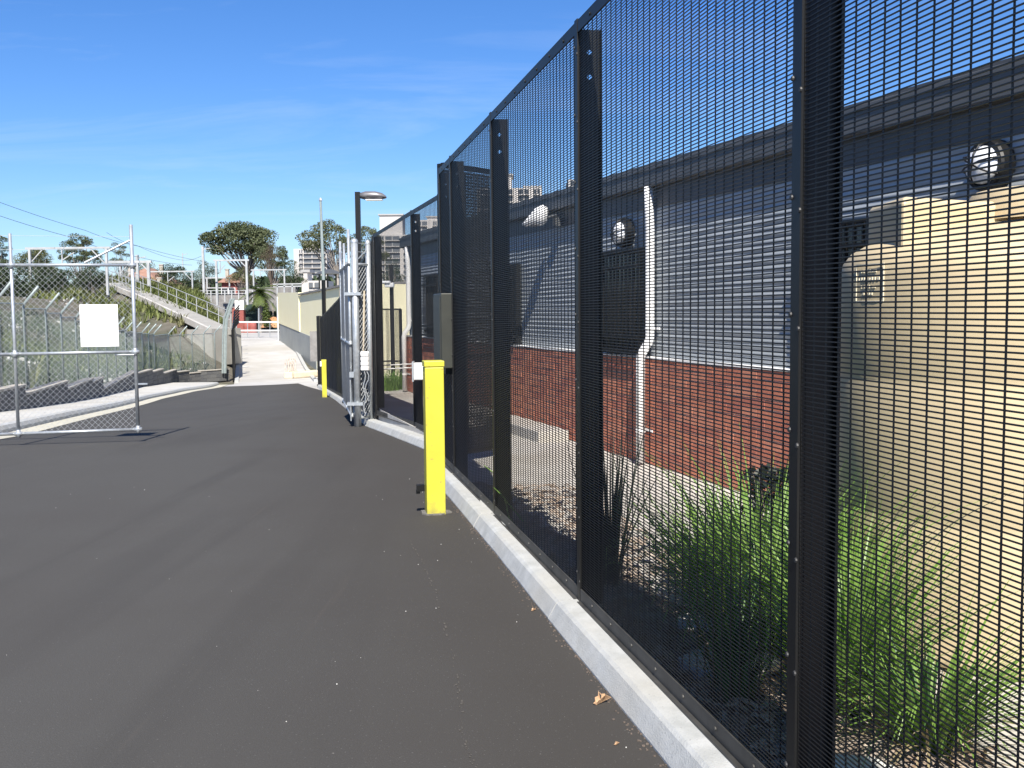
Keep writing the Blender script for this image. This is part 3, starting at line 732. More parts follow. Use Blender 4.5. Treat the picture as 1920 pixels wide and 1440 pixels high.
clump('strappy_plant', 'loose arching green grass clump sprawling onto pale yard slab', (1.06, 5.05, .03), [('leaf', 'grassl', dict(n=340, h=.92, spread=.72, w=.006, droop=1.1, rb=.14)), ('shaded_leaf', 'grassd', dict(n=60, h=.7, spread=.5, w=.006, droop=.9, rb=.12))], group=G)
clump('strappy_plant', 'dark green clump low behind bright grasses near the brick wall', (1.45, 4.75, .03), [('leaf', 'grassd', dict(n=150, h=.78, spread=.42, w=.008, droop=.7, rb=.12))], group=G)
# dark leaved shrub
c = Vector((1.37, 5.35, 0)); o = thing('shrub', 'dark purple green leafy shrub between grasses and water tank', 'shrub', c)
s = MB()
for _ in range(9):
    a = R.uniform(0, 6.3); s.path([c, c + Vector((math.cos(a) * .08, math.sin(a) * .08, .35)), c + Vector((math.cos(a) * .22, math.sin(a) * .18, R.uniform(.6, .88)))], [.008, .006, .003], 5)
s.build('stem', M['barkd'], o)
s = MB()
for _ in range(1500):
    a = R.uniform(0, 6.3); z = R.uniform(.12, .74); r_ = (.19 - .12 * abs(z - .5)) * math.sqrt(R.random()); p = c + Vector((math.cos(a) * r_, math.sin(a) * r_, z))
    d_ = Vector((R.uniform(-1, 1), R.uniform(-1, 1), R.uniform(-.2, 1))).normalized(); e_ = d_.cross(Vector((R.random(), R.random(), R.random()))).normalized(); l = R.uniform(.03, .065)
    s.quad(p, p + d_ * l * .5 + e_ * l * .28, p + d_ * l, p + d_ * l * .5 - e_ * l * .28)
s.build('foliage', M['shrub'], o)
# two blades poking out through the mesh
o = MB()
for p0, p1, p2 in (((-.09, 7.55, .24), (-.13, 7.62, .38), (-.215, 7.72, .43)), ((-.03, 7.1, .16), (-.06, 7.3, .26), (-.14, 7.5, .30))):
    p0, p1, p2 = Vector(p0) , Vector(p1), Vector(p2)
    o.path([p0 + Vector((.16, -.5, -.1)), p0, p1, p2], [.006, .006, .005, .002], 5)
tag(o.build('grass_shoot', M['grassl']), 'long green grass blades poking out through the mesh above kerb', 'grass')
# stones and pale slabs in the bed
for i, (x, y, sx, sy, lab) in enumerate(((1.02, 4.95, .24, .16, 'flat pale stone slab in garden bed behind near panel, farther one'), (.93, 4.35, .22, .18, 'flat pale stone slab in garden bed under dark grass'),
                                        (1.08, 3.32, .16, .12, 'flat grey stone slab close to the nearest post foot'))):
    s = MB(); poly = [(x + sx * math.cos(a) * R.uniform(.8, 1.1), y + sy * math.sin(a) * R.uniform(.8, 1.1)) for a in [k * 6.283 / 9 for k in range(9)]]
    s.prism(poly, .0, .088); tag(s.build('stone_slab', M['stone'], recalc=True, bevel=.008), lab, 'stone', 'stone slabs in the garden bed')

# ------------------------------------------------------------------ bollards
def bollard(P, rz, label):
    d = thing('bollard', label, 'bollard', P, 'yellow bollards along the kerb'); d.rotation_euler[2] = rz
    def bb(name, c, sz, m, bev):
        s = MB(); s.box(c, sz); o = bpy.data.objects.new(name, s.mesh(name, m)); COL.objects.link(o); o.parent = d
        if bev:
            md = o.modifiers.new('bevel', 'BEVEL'); md.width = bev; md.segments = 2
        return o
    bb('shaft', (0, 0, .565), (.148, .148, 1.17), M['yellow'], .007)
    bb('cap', (0, 0, 1.176), (.158, .158, .046), M['yellow'], .006)
    return d
b1 = gpt(815, 965); b2 = gpt(608, 745)
rzA = math.atan2(uA.y, uA.x) - math.pi / 2
bol1 = bollard((b1.x, b1.y + .07, 0), rzA, 'square yellow bollard standing closest, beside the near fence end')
s = MB(); s.box((b1.x - .115, b1.y + .06, .20), (.06, .05, .05)); s.box((b1.x - .135, b1.y + .06, .17), (.03, .03, .03)); s.build('black_block', M['black'], bol1)  # small black block low on the bollard's left side
bol2 = bollard((b2.x, b2.y + .07, g(b2.y)), rzA, 'small distant yellow bollard in front of far dark fence')
s = MB(); s.box((b2.x - .10, b2.y + .07, g(b2.y) + 1.07), (.05, .10, .16)); s.build('white_plate', M['white'], bol2)
# dusty patch at the bollard foot
s = MB(); s.prism([(b1.x + .125 * math.cos(k * .5236) * R.uniform(.75, 1.15), b1.y + .07 + .12 * math.sin(k * .5236) * R.uniform(.8, 1.15)) for k in range(12)], -.01, .003)
tag(s.build('mortar_pad', M['pad'], recalc=True), 'rough mortar pad around foot of the near yellow bollard', 'pad')

# white box on the fence post behind the near bollard
p = at(784, 696, 13.6)
wb = thing('white_box', 'white ribbed plastic box on fence post just behind near yellow bollard', 'box', p)
s = MB(); s.box(p + Vector((.05, 0, 0)), (.20, .12, .22)); s.build('housing', M['white'], wb, bevel=.006)
s = MB()
for k in range(4): s.box(p + Vector((.05, -.063, -.08 + k * .052)), (.18, .008, .03))
s.build('rib', M['white'], wb)
s = MB(); s.box(p + Vector((-.062, 0, 0)), (.02, .18, .26)); s.build('back_plate', M['galv'], wb)

# ------------------------------------------------------------------ chain link gates
def chain(mb, O, U, V, L, H, d=.078, r=.0016, sides=4, off=None):
    """diamond wires over the rectangle O + U*[0,L] + V*[0,H]"""
    O, U, V = Vector(O), Vector(U), Vector(V); nrm = U.cross(V).normalized()
    for sgn in (1, -1):
        k0 = -H if sgn == 1 else 0; k = math.floor(k0 / d) * d
        while k < (L if sgn == 1 else L + H):
            # points x = k + y (sgn 1) or x = k - y (sgn -1)
            if sgn == 1: y0, y1 = max(0, -k), min(H, L - k)
            else: y0, y1 = max(0, k - L), min(H, k)
            if y1 > y0 + .01:
                a = O + U * (k + sgn * y0) + V * y0 + nrm * (sgn * r); b = O + U * (k + sgn * y1) + V * y1 + nrm * (sgn * r)
                mb.tube(a, b, r, sides, caps=False)
            k += d
GY = 14.1
def gate_leaf(label, h, e, zb, ht, ext=.54, name='chain_link_gate', mat_='galv', brace=True):
    """h hinge xy, e end xy"""
    h, e = Vector(h), Vector(e); u = (e - h).normalized(); L = (e - h).length
    o = thing(name, label, 'gate', (h.x, h.y, zb), 'galvanised chain link gate leaves')
    P = lambda s, z: Vector((h.x + u.x * s, h.y + u.y * s, zb + z))
    for s_, nm in ((0, 'stile'), (L / 2, 'stile'), (L, 'stile')):
        m = MB(); m.path([P(s_, -.02), P(s_, ht + (ext if s_ != L / 2 else ext - .13))], .024 if s_ != L / 2 else .021, 10); m.build('stile', M['galv'], o, smooth=True)
    for z in (0, ht * .475, ht):
        for a, b in ((.026, L / 2 - .026), (L / 2 + .026, L - .026)):
            m = MB(); m.path([P(a, z), P(b, z)], .021, 10); m.build('rail', M['galv'], o, smooth=True)
        for s_ in (0, L / 2, L):
            m = MB(); m.path([P(s_ - .05, z), P(s_ + .05, z)], .027, 10); m.tube(P(s_, z - .05), P(s_, z + .05), .0275, 10); m.build('fitting', M['galv'], o, smooth=True)
    m = MB(); m.path([P(L * .80, ht + .03), P(L - .02, ht + .33)], .014, 8); m.build('brace', M['galv'], o)
    m = MB(); chain(m, P(0, .0), u.to_3d(), (0, 0, 1), L, ht, .078, .0015 if h.x < -6 else .0040); m.build('mesh_panel', M['galvwire'], o, kind='stuff')
    m = MB()
    for k in range(int(L / .078)):
        q = P(k * .078 + .04, ht + .02); m.tube(q, q + Vector((.012, 0, .05)), .0017, 4)
    m.build('wire_barb', M['galvwire'], o, kind='stuff')
    for z in (ht + .2, ht + .38):
        m = MB(); m.tube(P(0, z), P(L, z), .0022, 5); m.build('top_wire', M['galvwire'], o)
    return o, P, u, L
cE = at(259, 805, GY); cM = at(52, 812, GY - .35); 
eL = Vector((cE.x, cE.y)); uL = (Vector((cM.x, cM.y)) - eL).normalized()
hL = eL + uL * 3.0
zg = cE.z
HT = (805 - 497) * GY / F
gobj, GP, gu, gL = gate_leaf('galvanised chain link gate leaf standing closed across road, blank white sign on it', hL, eL, zg, HT)
s = MB(); q = GP(gL - .02, 1.02); s.path([q + Vector((-.24, -.04, 0)), q + Vector((.02, -.04, 0))], .012, 8); s.build('latch', M['galv'], gobj)
s = MB(); q = GP(gL + .05, .62); s.box(q + Vector((.03, 0, 0)), (.14, .03, .02)); s.build('latch_tongue', M['galv'], gobj)
s = MB(); q = GP(gL - .6, .55)
# blank sign wired to the gate
sA = at(155, 571, GY - .12); sB = at(222, 571, GY - .12); sC = at(155, 650, GY - .12)
s = MB(); wS = (sB - sA).length; c = (sA + sB) / 2; hS = sA.z - sC.z
s.box((c.x - .03 * gu.y, c.y - .05, sA.z - hS / 2), (wS, .004, hS), gu)
tag(s.build('blank_sign', M['sign']), 'blank white rectangular sign wired on the closed chain link gate', 'sign')
# hinge posts and open leaf on the right
pA = gpt(671, 800); pB = gpt(697, 797)
pA = Vector((pA.x, pA.y, g(pA.y))); zt = at(671, 452, pA.y).z
gp = thing('gate_post', 'pair of thick galvanised gate posts with narrow chain link infill', 'gate post', pA)
pB = at(696, 795, pA.y + .35); pB.z = g(pB.y)
for q, r_ in ((pA, .057), (pB, .042)):
    s = MB(); s.path([(q.x, q.y, q.z - .2), (q.x, q.y, zt)], r_, 16); s.build('post', M['galv'], gp, smooth=True)
    s = MB(); s.lathe((q.x, q.y, zt), [(r_ * 1.06, -.03), (r_ * 1.06, .01), (r_ * .7, .035), (0, .045)], 16); s.build('post_cap', M['galv'], gp, smooth=True)
uP = (pB - pA).to_2d(); lP = uP.length; uP.normalize(); u3 = uP.to_3d()
for y_ in (495, 784):
    z = at(680, y_, pA.y).z; s = MB(); s.tube(Vector((pA.x, pA.y, z)) + u3 * .03, Vector((pB.x, pB.y, z)) - u3 * .03, .024, 10); s.build('rail', M['galv'], gp, smooth=True)
zl, zh = at(680, 784, pA.y).z, at(680, 495, pA.y).z
s = MB(); chain(s, Vector((pA.x, pA.y, zl)), u3, (0, 0, 1), lP, zh - zl, .085, .0040); s.build('mesh_panel', M['galvwire'], gp, kind='stuff')
for z in (zh + .2, zh + .34):
    s = MB(); s.tube(Vector((pA.x, pA.y, z)), Vector((pB.x, pB.y, z)), .004, 5); s.build('top_wire', M['galvwire'], gp)
s = MB(); s.tube(Vector((pA.x, pA.y, zh + .02)), Vector((pB.x, pB.y, zt - .1)), .009, 6); s.build('brace', M['galv'], gp)
h2 = Vector((pA.x - .10, pA.y + .05)); u2 = Vector((-.204, .979)).normalized(); e2 = h2 + u2 * 3.0
lo, LP, lu, lL = gate_leaf('galvanised chain link gate leaf folded open against the dark fence', h2, e2, at(656, 781, pA.y).z, at(656, 493, pA.y).z - at(656, 781, pA.y).z)
for y_ in (551, 757):
    z = at(660, y_, pA.y).z; s = MB(); s.box((pA.x - .03, pA.y - .0, z), (.26, .135, .05)); s.build('hinge', M['galv'], lo)
s = MB(); z = at(660, 702, pA.y).z; s.box((pA.x - .07, pA.y - .06, z), (.07, .07, .09)); s.tube((pA.x - .1, pA.y - .05, z), (pA.x - .1, pA.y - .05, z - .75), .011, 8); s.build('drop_bolt', M['galv'], lo)
# white box and chain on the infill
q = at(683, 677, pA.y - .02)
wb2 = thing('meter_box', 'small white ribbed box hung on chain link between galvanised gate posts', 'box', q)
for k in range(4):
    s = MB(); s.box(q + Vector((.01, -.03, -.115 + k * .076)), (.125, .06, .066)); s.build('rib', M['white'], wb2, bevel=.012)
s = MB(); s.box(q + Vector((.01, .01, 0)), (.13, .02, .31)); s.build('back_plate', M['white'], wb2)
s = MB(); zc = q.z - .16; pts = [Vector((q.x + .02 * math.sin(k * 1.3), q.y - .03, zc - k * .07)) for k in range(11)]
s.path(pts, .010, 6); s.path([p + Vector((.04 + .015 * math.sin(i), 0, 0)) for i, p in enumerate(pts[:8])], .008, 6)
tag(s.build('looped_chain', M['galv']), 'pale looped chain hanging below the white box on gate posts', 'chain')
s = MB(); q0, q1 = at(683, 545, pA.y + .2), at(681, 660, pA.y + .2); s.tube(q0, q1, .016, 6)
tag(s.build('timber_stake', M['beige']), 'thin pale timber stake behind the narrow chain link infill', 'stake')

# ------------------------------------------------------------------ lamp post and thin pole
lp = at(676, 640, 21.5); zl_ = -.3; zt = at(676, 360, 21.5).z
L_ = thing('street_lamp', 'black square lamp post with grey wedge lamp head pointing right', 'street lamp', (lp.x, lp.y, zl_))
s = MB(); s.box((lp.x, lp.y, (zl_ + zt) / 2), (.10, .10, zt - zl_)); s.build('pole', M['black'], L_)
zt2 = at(690, 367, 21.5).z
sec = []
for k, (x, w, h0, h1) in enumerate(((.06, .10, -.055, .06), (.16, .13, -.085, .09), (.36, .15, -.085, .088), (.50, .12, -.075, .055), (.57, .08, -.06, .005), (.59, .05, -.05, -.02))):
    sec.append([(lp.x + x, lp.y + w * math.cos(a) , zt2 + (h0 + h1) / 2 + (h1 - h0) / 2 * math.sin(a)) for a in [j * 6.283 / 14 for j in range(14)]])
s = MB(); s.extrude(sec); s.build('lamp_head', M['lamp'], L_, smooth=True, recalc=True)
s = MB(); s.box((lp.x + .34, lp.y, zt2 - .088), (.34, .20, .012)); s.build('lens', M['lens'], L_)
Yp = 47.5
pt, pb = at(601, 376, Yp), at(607, 580, Yp); zb = g(Yp)
tp_ = thing('pole', 'tall thin grey green pole leaning slightly behind the far dark fence', 'pole', (pb.x, pb.y, zb))
s = MB(); s.path([Vector((pb.x, pb.y, zb)), at(606.5, 525, Yp)], .095, 8); s.build('base_sleeve', M['black'], tp_)
s = MB(); s.path([at(606.5, 526, Yp), pt], [.075, .055], 8); s.build('shaft', M['greypost'], tp_)
s = MB(); s.tube(pt, pt + Vector((0, 0, .12)), .09, 8, .05); s.build('cap', M['galv'], tp_)

# ------------------------------------------------------------------ retaining wall of blocks
rw = thing('retaining_wall', 'low stepped dark block retaining wall with pale cap beside the footpath', 'wall', (WP[2].x, WP[2].y, g(WP[2].y)))
def wall_at_px(px):
    lo_, hi_ = 12.0, WYE
    t = ray(px, 700)
    best = min((abs(Wx(y) / y - t.x / t.y), y) for y in fr(lo_, WYE, .05)); return best[1]
segs = [(-140, 727), (-60, 724), (38, 720), (118, 713), (167, 708), (187, 706), (253, 694), (282, 691.5), (303, 690.8), (328, 692), (352, 694), (373, 697), (428, 691)]
wb_, cnt = [MB() for _ in M['block']], 0
capm = []
for (pa, _), (pb, yt) in zip(segs, segs[1:]):
    ya_, yb_ = wall_at_px(pa), wall_at_px(pb)
    if yb_ - ya_ < .3: yb_ = ya_ + .4
    A_, B_ = Vector((Wx(ya_), ya_)), Vector((Wx(yb_), yb_)); u = (B_ - A_).normalized(); L = (B_ - A_).length; n = Vector((u.y, -u.x))
    if n.x < 0: n = -n
    yz = min(yb_, WYE)
    zt = at(pb, yt, yz).z
    zt = max(zt, g(ya_) + .38)
    cap = MB(); c = (A_ + B_) / 2; cap.box((c.x, c.y, zt - .025), (L + .0, .26, .05), u); cap.build('cap_stone', M['cap'], rw, bevel=.008)
    zc = zt - .052; row = 0; CH = .19
    while zc > min(g(ya_), g(yb_)) - .05:
        s0 = -(row % 2) * .2
        while s0 < L - .05:
            a, b = max(s0, 0) + .004, min(s0 + .4, L) - .004
            if b - a > .03:
                c = A_ + u * (a + b) / 2 + n * R.uniform(-.005, .006)
                if zc > g(c.y) + .05:
                    m = MB(); m.box((c.x, c.y, zc - CH / 2 + .003), (b - a, .2, CH - .008), u)
                    k = R.randrange(3)
                    if cnt < 300: m.build('block', M['block'][k], rw); cnt += 1
                    else:
                        q = wb_[k]; nn = len(q.v); q.v += m.v; q.f += [tuple(i + nn for i in f) for f in m.f]
            s0 += .4
        zc -= CH; row += 1
    core = MB(); c = (A_ + B_) / 2 - n * .03; core.box((c.x, c.y, (zt - .06 + g(yb_) - .3) / 2), (L, .13, zt - .06 - g(yb_) + .3), u); core.build('mortar_core', M['block'][2], rw)
for k, q in enumerate(wb_):
    if q.v: q.build('blockwork', M['block'][k], rw, kind='stuff')

# cranked security fence on top of the wall
cf = thing('chain_link_fence', 'grey green chain link fence with cranked post tops on the block wall', 'fence', (WP[2].x - .25, WP[2].y, g(WP[2].y) + .6))
pys = [wall_at_px(px) for px in (-130, -60, 22, 68, 107, 134, 160, 180, 197, 213, 230, 248, 262, 278, 290, 300, 326, 348, 370, 392, 412)]
tops = []
steps = [(-200, 495), (40, 495), (45, 563), (108, 563), (109, 580), (165, 582), (166, 598), (420, 620)]
prev = None
cps = []
for y in pys:
    x = Wx(y) - .22; zb = g(y) + .45
    cps.append((x, y, zb, zb + 1.95))
for i, (x, y, zb, zt) in enumerate(cps):
    s = MB(); s.path([(x, y, zb - .1), (x, y, zt), (x + .04, y - .0, zt + .08), (x + .40, y - .1, zt + .44)], .030, 8); s.build('post', M['greypost'], cf, smooth=True)
for (xa, ya, ba, ta), (xb, yb, bb, tb) in zip(cps, cps[1:]):
    U = Vector((xb - xa, yb - ya, 0)); L = U.length; U.normalize()
    s = MB(); zb = (ba + bb) / 2 - .05; zt = (ta + tb) / 2
    chain(s, (xa, ya, zb), U, (0, 0, 1), L, zt - zb, .075, .0019 if ya < 40 else .003, 3); s.build('mesh_panel', M['greywire'], cf, kind='stuff')
    s = MB(); s.tube((xa, ya, zt), (xb, yb, zt), .016, 6); s.build('top_rail', M['greypost'], cf)
# end frame of that fence with angled top
ye = WYE - .6; xe = Wx(ye) + .1
ef = thing('fence_end_frame', 'blue grey cranked fence end frame at the foot of pale concrete ramp', 'fence', (xe, ye, g(ye)))
q = [at(417, 700, ye), at(418, 630, ye), at(420, 598, ye), at(433, 560, ye)]
s = MB()
for dx in (0, .16):
    s.path([p + Vector((dx, .2 * dx, 0)) for p in q], .045, 6)
s.build('post', M['greypost'], ef)
s = MB()
for a, b in zip(q, q[1:]): s.quad(a + Vector((.05, .02, 0)), a + Vector((.15, .06, 0)), b + Vector((.15, .06, 0)), b + Vector((.05, .02, 0)))
s.build('infill_sheet', M['greypost'], ef)
# dark fence along the ramp's left edge
rf = thing('ramp_fence', 'dark mesh fence with cranked top along left edge of concrete ramp', 'fence', (ramp_l(54), 54, g(54)))
yr = fr(53.5, 70, 2.35)
for y in yr:
    s = MB(); x = ramp_l(y) - .05; z = g(y); s.path([(x, y, z - .1), (x, y, z + 2.6), (x + .35, y, z + 3.0)], .05, 6); s.build('post', M['black'], rf)
for ya, yb in zip(yr, yr[1:]):
    s = MB(); A_ = Vector((ramp_l(ya) - .05, ya, g(ya))); B_ = Vector((ramp_l(yb) - .05, yb, g(yb)))
    for k in range(22):
        f = k / 21; p = A_ + (B_ - A_) * f; s.tube(p, p + Vector((0, 0, 2.6)), .018, 4)
    s.bar(A_ + Vector((0, 0, 2.6)), B_ + Vector((0, 0, 2.6)), .05, .05); s.bar(A_ + Vector((0, 0, .2)), B_ + Vector((0, 0, .2)), .05, .05)
    s.build('bar_panel', M['black'], rf, kind='stuff')
# ramp side kerbs
for f_, nm in ((ramp_l, 'ramp_kerb'), (ramp_r, 'ramp_kerb')):
    s = MB(); secs = []
    for y in fr(52, 95, 2):
        x = f_(y) + (.12 if f_ is ramp_l else .1); z = g(y); secs.append([(x - .1, y, z - .1), (x + .1, y, z - .1), (x + .1, y, z + .1), (x - .1, y, z + .1)])
    s.extrude(secs); s.build(nm, M['kerb'], kind='structure', recalc=True)

# ------------------------------------------------------------------ hillside walkway
w0, w1 = at(392, 617, 60), at(262, 556, 71); w2 = at(196, 530, 78)
hw = thing('concrete_walkway', 'pale concrete walkway climbing the weedy bank with steel handrail', 'walkway', w0)
def wseg(a, b, wid, dep, nm, m):
    s = MB(); u = (b - a).to_2d().normalized(); n = Vector((-u.y, u.x)); n = n if n.y > 0 else -n
    n3 = n.to_3d()
    s.hexa([a - Vector((0, 0, dep)), b - Vector((0, 0, dep)), b + n3 * wid - Vector((0, 0, dep)), a + n3 * wid - Vector((0, 0, dep)), a, b, b + n3 * wid, a + n3 * wid]); s.build(nm, m, hw, recalc=True); return n3
n3 = wseg(w0, w1, 1.35, .35, 'ramp_slab', M['walk']); wseg(w1, w2, 1.35, .35, 'ramp_slab', M['walk'])
w00 = at(356, 619, 61); wseg(w00 + Vector((0, -.6, .04)), w0 + Vector((.3, -.5, .02)), 2.4, 2.1, 'landing', M['walk'])
for a, b in ((w0, w1), (w1, w2)):
    s = MB(); s.bar(a + Vector((0, -.10, -.08)), b + Vector((0, -.10, -.08)), .18, .34); s.build('edge_beam', M['yard'], hw)
def rail(a, b, n, side, h=1.0):
    for k in range(n + 1):
        p = a + (b - a) * k / n + side; s = MB(); s.tube(p, p + Vector((0, 0, h)), .026, 6); s.build('rail_post', M['rail'], hw)
    for hh in (h, h * .5):
        s = MB(); s.tube(a + side + Vector((0, 0, hh)), b + side + Vector((0, 0, hh)), .022, 6); s.build('handrail', M['rail'], hw)
rail(w0, w1, 7, n3 * 1.28); rail(w1, w2, 5, n3 * 1.28); rail(w1, w2, 5, n3 * .1)

# ------------------------------------------------------------------ scrub on the bank
def scrub(name, m, n, area, hmin, hmax, wid, dens=None, lab=None):
    mb = MB()
    for _ in range(n):
        x, y = area()
        if dens and noise.noise(Vector((x * .3, y * .3, dens))) < R.uniform(-.35, .25): continue
        z = terr(x, y); h = R.uniform(hmin, hmax)
        for k in range(5):
            a = R.uniform(0, 6.3); d = Vector((math.cos(a), math.sin(a), 0)); sd = Vector((-d.y, d.x, 0)) * wid * R.uniform(.5, 1.2)
            b = Vector((x, y, z - .03)) + d * R.uniform(0, .12); m1 = b + d * h * .25 + Vector((0, 0, h * .6)); t = b + d * h * R.uniform(.4, .8) + Vector((0, 0, h * R.uniform(.7, 1)))
            mb.quad(b - sd, b + sd, m1 + sd * .8, m1 - sd * .8); mb.tri(m1 - sd * .8, m1 + sd * .8, t)
    return mb.build(name, M[m], kind='stuff')
def bank_near():
    y = R.uniform(17, WYE); return Wx(y) - .25 - R.uniform(.1, 9) ** 1, y
def bank_far():
    y = R.uniform(60, 98); return ramp_l(y) - 1.0 - R.uniform(.2, 15), y
_bf = bank_far
def bank_far():
    for _ in range(6):
        x, y = _bf(); t = (x - WA.x) / (WB.x - WA.x); dy = y - (WA.y + (WB.y - WA.y) * t)
        if dy > 1.6 or (dy < -.3 and R.random() < .22): return x, y
    return bank_near()
def bank_road():
    y = R.uniform(36, WYE); return Wx(y) - .3 - R.uniform(.1, 5), y
scrub('bank_scrub', 'scrub', 9500, bank_far, .3, 1.0, .045, 4.0)
scrub('bank_weeds', 'scrubg', 4200, bank_near, .15, .55, .022, 9.0)
scrub('bank_grass', 'scrub', 1500, bank_road, .15, .5, .025, 2.0)
mb = MB()
for _ in range(900):
    x, y = bank_near() if R.random() < .6 else bank_far(); z = terr(x, y); r_ = R.uniform(.03, .11); c = Vector((x, y, z + r_ * .3))
    P = [c + Vector((R.uniform(.5, 1) * sx, R.uniform(.5, 1) * sy, R.uniform(.4, .8) * sz)) * r_ for sz in (-1, 1) for sx, sy in ((-1, -1), (1, -1), (1, 1), (-1, 1))]
    mb.hexa(P)
mb.build('bank_rubble', M['stone'], kind='stuff')

# ------------------------------------------------------------------ trees
def leaf(mb, p, l, d=None):
    d = Vector((R.uniform(-1, 1), R.uniform(-1, 1), R.uniform(-.8, .8))).normalized() if d is None else d
    e = d.cross(Vector((R.uniform(-1, 1), R.uniform(-1, 1), R.uniform(-1, 1)))).normalized()
    mb.quad(p - d * l * .5 - e * l * .14, p - e * l * .36 + d * l * .05, p + d * l * .5, p + e * l * .36)
def tree(label, px0, px1, pyt, pyb, Y, m, kind='gum', trunk=None, dens=1.0, leafs=None, group='trees on the skyline', name='tree', zbase=None, bark='bark', cl=None):
    """crown filling the pixel box px0..px1, pyt..pyb at distance Y"""
    a, b = at(px0, pyb, Y), at(px1, pyt, Y); cx, rx = (a.x + b.x) / 2, (b.x - a.x) / 2; z0, z1 = a.z, b.z
    tx = cx + (trunk or 0); zb = terr(tx, Y) if zbase is None else zbase
    o = thing(name, label, 'tree', (tx, Y, zb), group)
    rz = (z1 - z0) / 2; cz = (z0 + z1) / 2; ry = rx * .85
    clus = []
    n = cl or (34 if kind == 'gum' else 26)
    tries = 0
    while len(clus) < n and tries < 4000:
        tries += 1
        v = Vector((R.gauss(0, 1), R.gauss(0, 1), R.gauss(0, 1))).normalized()
        f = R.uniform(.45, .86) if kind != 'gum' else R.uniform(.5, .84)
        if v.z < -.55: continue
        c = Vector((cx + v.x * rx * f, Y + v.y * ry * f, cz + v.z * rz * f))
        sz = rx * R.uniform(.17, .30) if kind == 'gum' else rx * R.uniform(.24, .38)
        if any((c - q).length < .5 * (sz + s2) * .75 for q, s2 in clus): continue
        clus.append((c, sz))
    L = leafs or rx * .045
    mb = MB()
    for c, sz in clus:
        k = int(dens * (230 if kind == 'gum' else 260))
        for _ in range(k):
            v = Vector((R.gauss(0, 1), R.gauss(0, 1), R.gauss(0, 1))).normalized(); r_ = sz * R.uniform(.35, 1.08) ** .6
            p = c + Vector((v.x * r_, v.y * r_, v.z * r_ * (.62 if kind == 'gum' else .8)))
            if v.z < -.5 and R.random() < .5: continue
            leaf(mb, p, L * R.uniform(.6, 1.5))
    mb.build('crown', M[m], o)
    tb = MB(); r0 = max(.12, rx * .055); fork = Vector((tx, Y, zb + (max(z0, zb + .5) - zb) * .75 + rz * .12))
    tb.path([(tx, Y, zb - .3), ((tx * 2 + fork.x) / 3 + r0 * .5, Y, zb + (fork.z - zb) * .4), fork], [r0 * 1.25, r0, r0 * .85], 8)
    for c, sz in clus:
        if R.random() < .75:
            mid = fork + (c - fork) * .5 + Vector((R.uniform(-.1, .1) * rx, 0, -.04 * rz))
            tb.path([fork, mid, c], [r0 * .5, r0 * .3, r0 * .1], 5, caps=False)
    tb.build('trunk', M[bark], o, smooth=True)
    return o
tree('large spreading gum tree with domed crown standing behind the catenary gantries', 374, 520, 404, 512, 135, 'gum', trunk=1, dens=1.5, cl=46)
tree('lower right hand gum tree joined to the big domed gum', 470, 556, 452, 528, 128, 'gum', dens=1.2, cl=28)
tree('airy olive gum tree behind the thin grey green pole', 556, 668, 406, 500, 120, 'gum2', trunk=1.2, dens=1.1, cl=34)
tree('gum tree partly hidden behind street lamp and gate posts', 640, 735, 415, 520, 128, 'gum2', dens=1.1, cl=28)
tree('bare brown foliaged tree in front of the big domed gum', 487, 527, 452, 512, 118, 'brownleaf', 'ever', dens=.55, bark='barkd')
tree('tall gum tree left of gate stile above the white gantry beam', 112, 190, 430, 530, 105, 'gum', dens=1.7, cl=30)
tree('small tufted gum tree beside the gate end stile', 202, 252, 446, 530, 110, 'gum', dens=1.5, cl=18)
tree('dark gum tree at the left edge of picture', -40, 26, 432, 535, 100, 'gum', dens=1.7, cl=26)
tree('round topped olive tree between left edge and gum', 30, 110, 457, 545, 95, 'gum2', 'ever', dens=1.7)
tree('dark bushy tree behind the chain link fence at far left', -60, 60, 488, 600, 62, 'ever', 'ever', dens=2.0, zbase=1.5, group='bushes behind the bank')
tree('dark bushy tree behind gate middle stile', 52, 142, 485, 590, 66, 'ever', 'ever', dens=2.0, zbase=1.5, group='bushes behind the bank')
tree('dark bushy tree above the blank white sign', 132, 205, 490, 570, 72, 'ever', 'ever', dens=2.0, zbase=1.5, group='bushes behind the bank')
tree('dense dark green tree beyond the walkway handrail', 296, 368, 494, 556, 112, 'ever', 'ever', dens=1.4)
tree('brown green tree behind the terracotta roofed house', 235, 300, 488, 540, 125, 'gum2', 'ever', dens=1.0)
tree('dim green tree between tall mast and big gum', 362, 412, 485, 550, 140, 'gum', 'ever', dens=.9)
tree('brown hedge like tree behind the middle gantry legs', 425, 482, 500, 548, 124, 'gum2', 'ever', dens=.9)
tree('dark low tree beneath the right side of big gum', 520, 575, 495, 550, 118, 'ever', 'ever', dens=1.0)
tree('dark tree seen through the mesh left of shed downpipe', 712, 760, 478, 560, 70, 'ever', 'ever', dens=1.2, cl=18)
tree('round green tree on cream building skyline beside white tower', 610, 650, 548, 566, 95, 'ever', 'ever', dens=.9, zbase=1)
# row of leafy scrub far off so that the horizon is closed
mb = MB()
for _ in range(30000):
    x = R.uniform(-170, 70); y = R.uniform(180, 210); h = 4.0 + 2.4 * noise.noise(Vector((x * .05, y * .05, 7)))
    z = terr(x, y) + R.uniform(0, max(1, h)) ; leaf(mb, Vector((x, y, z)), R.uniform(.7, 1.5))
mb.build('far_treeline', M['ever'], kind='stuff')

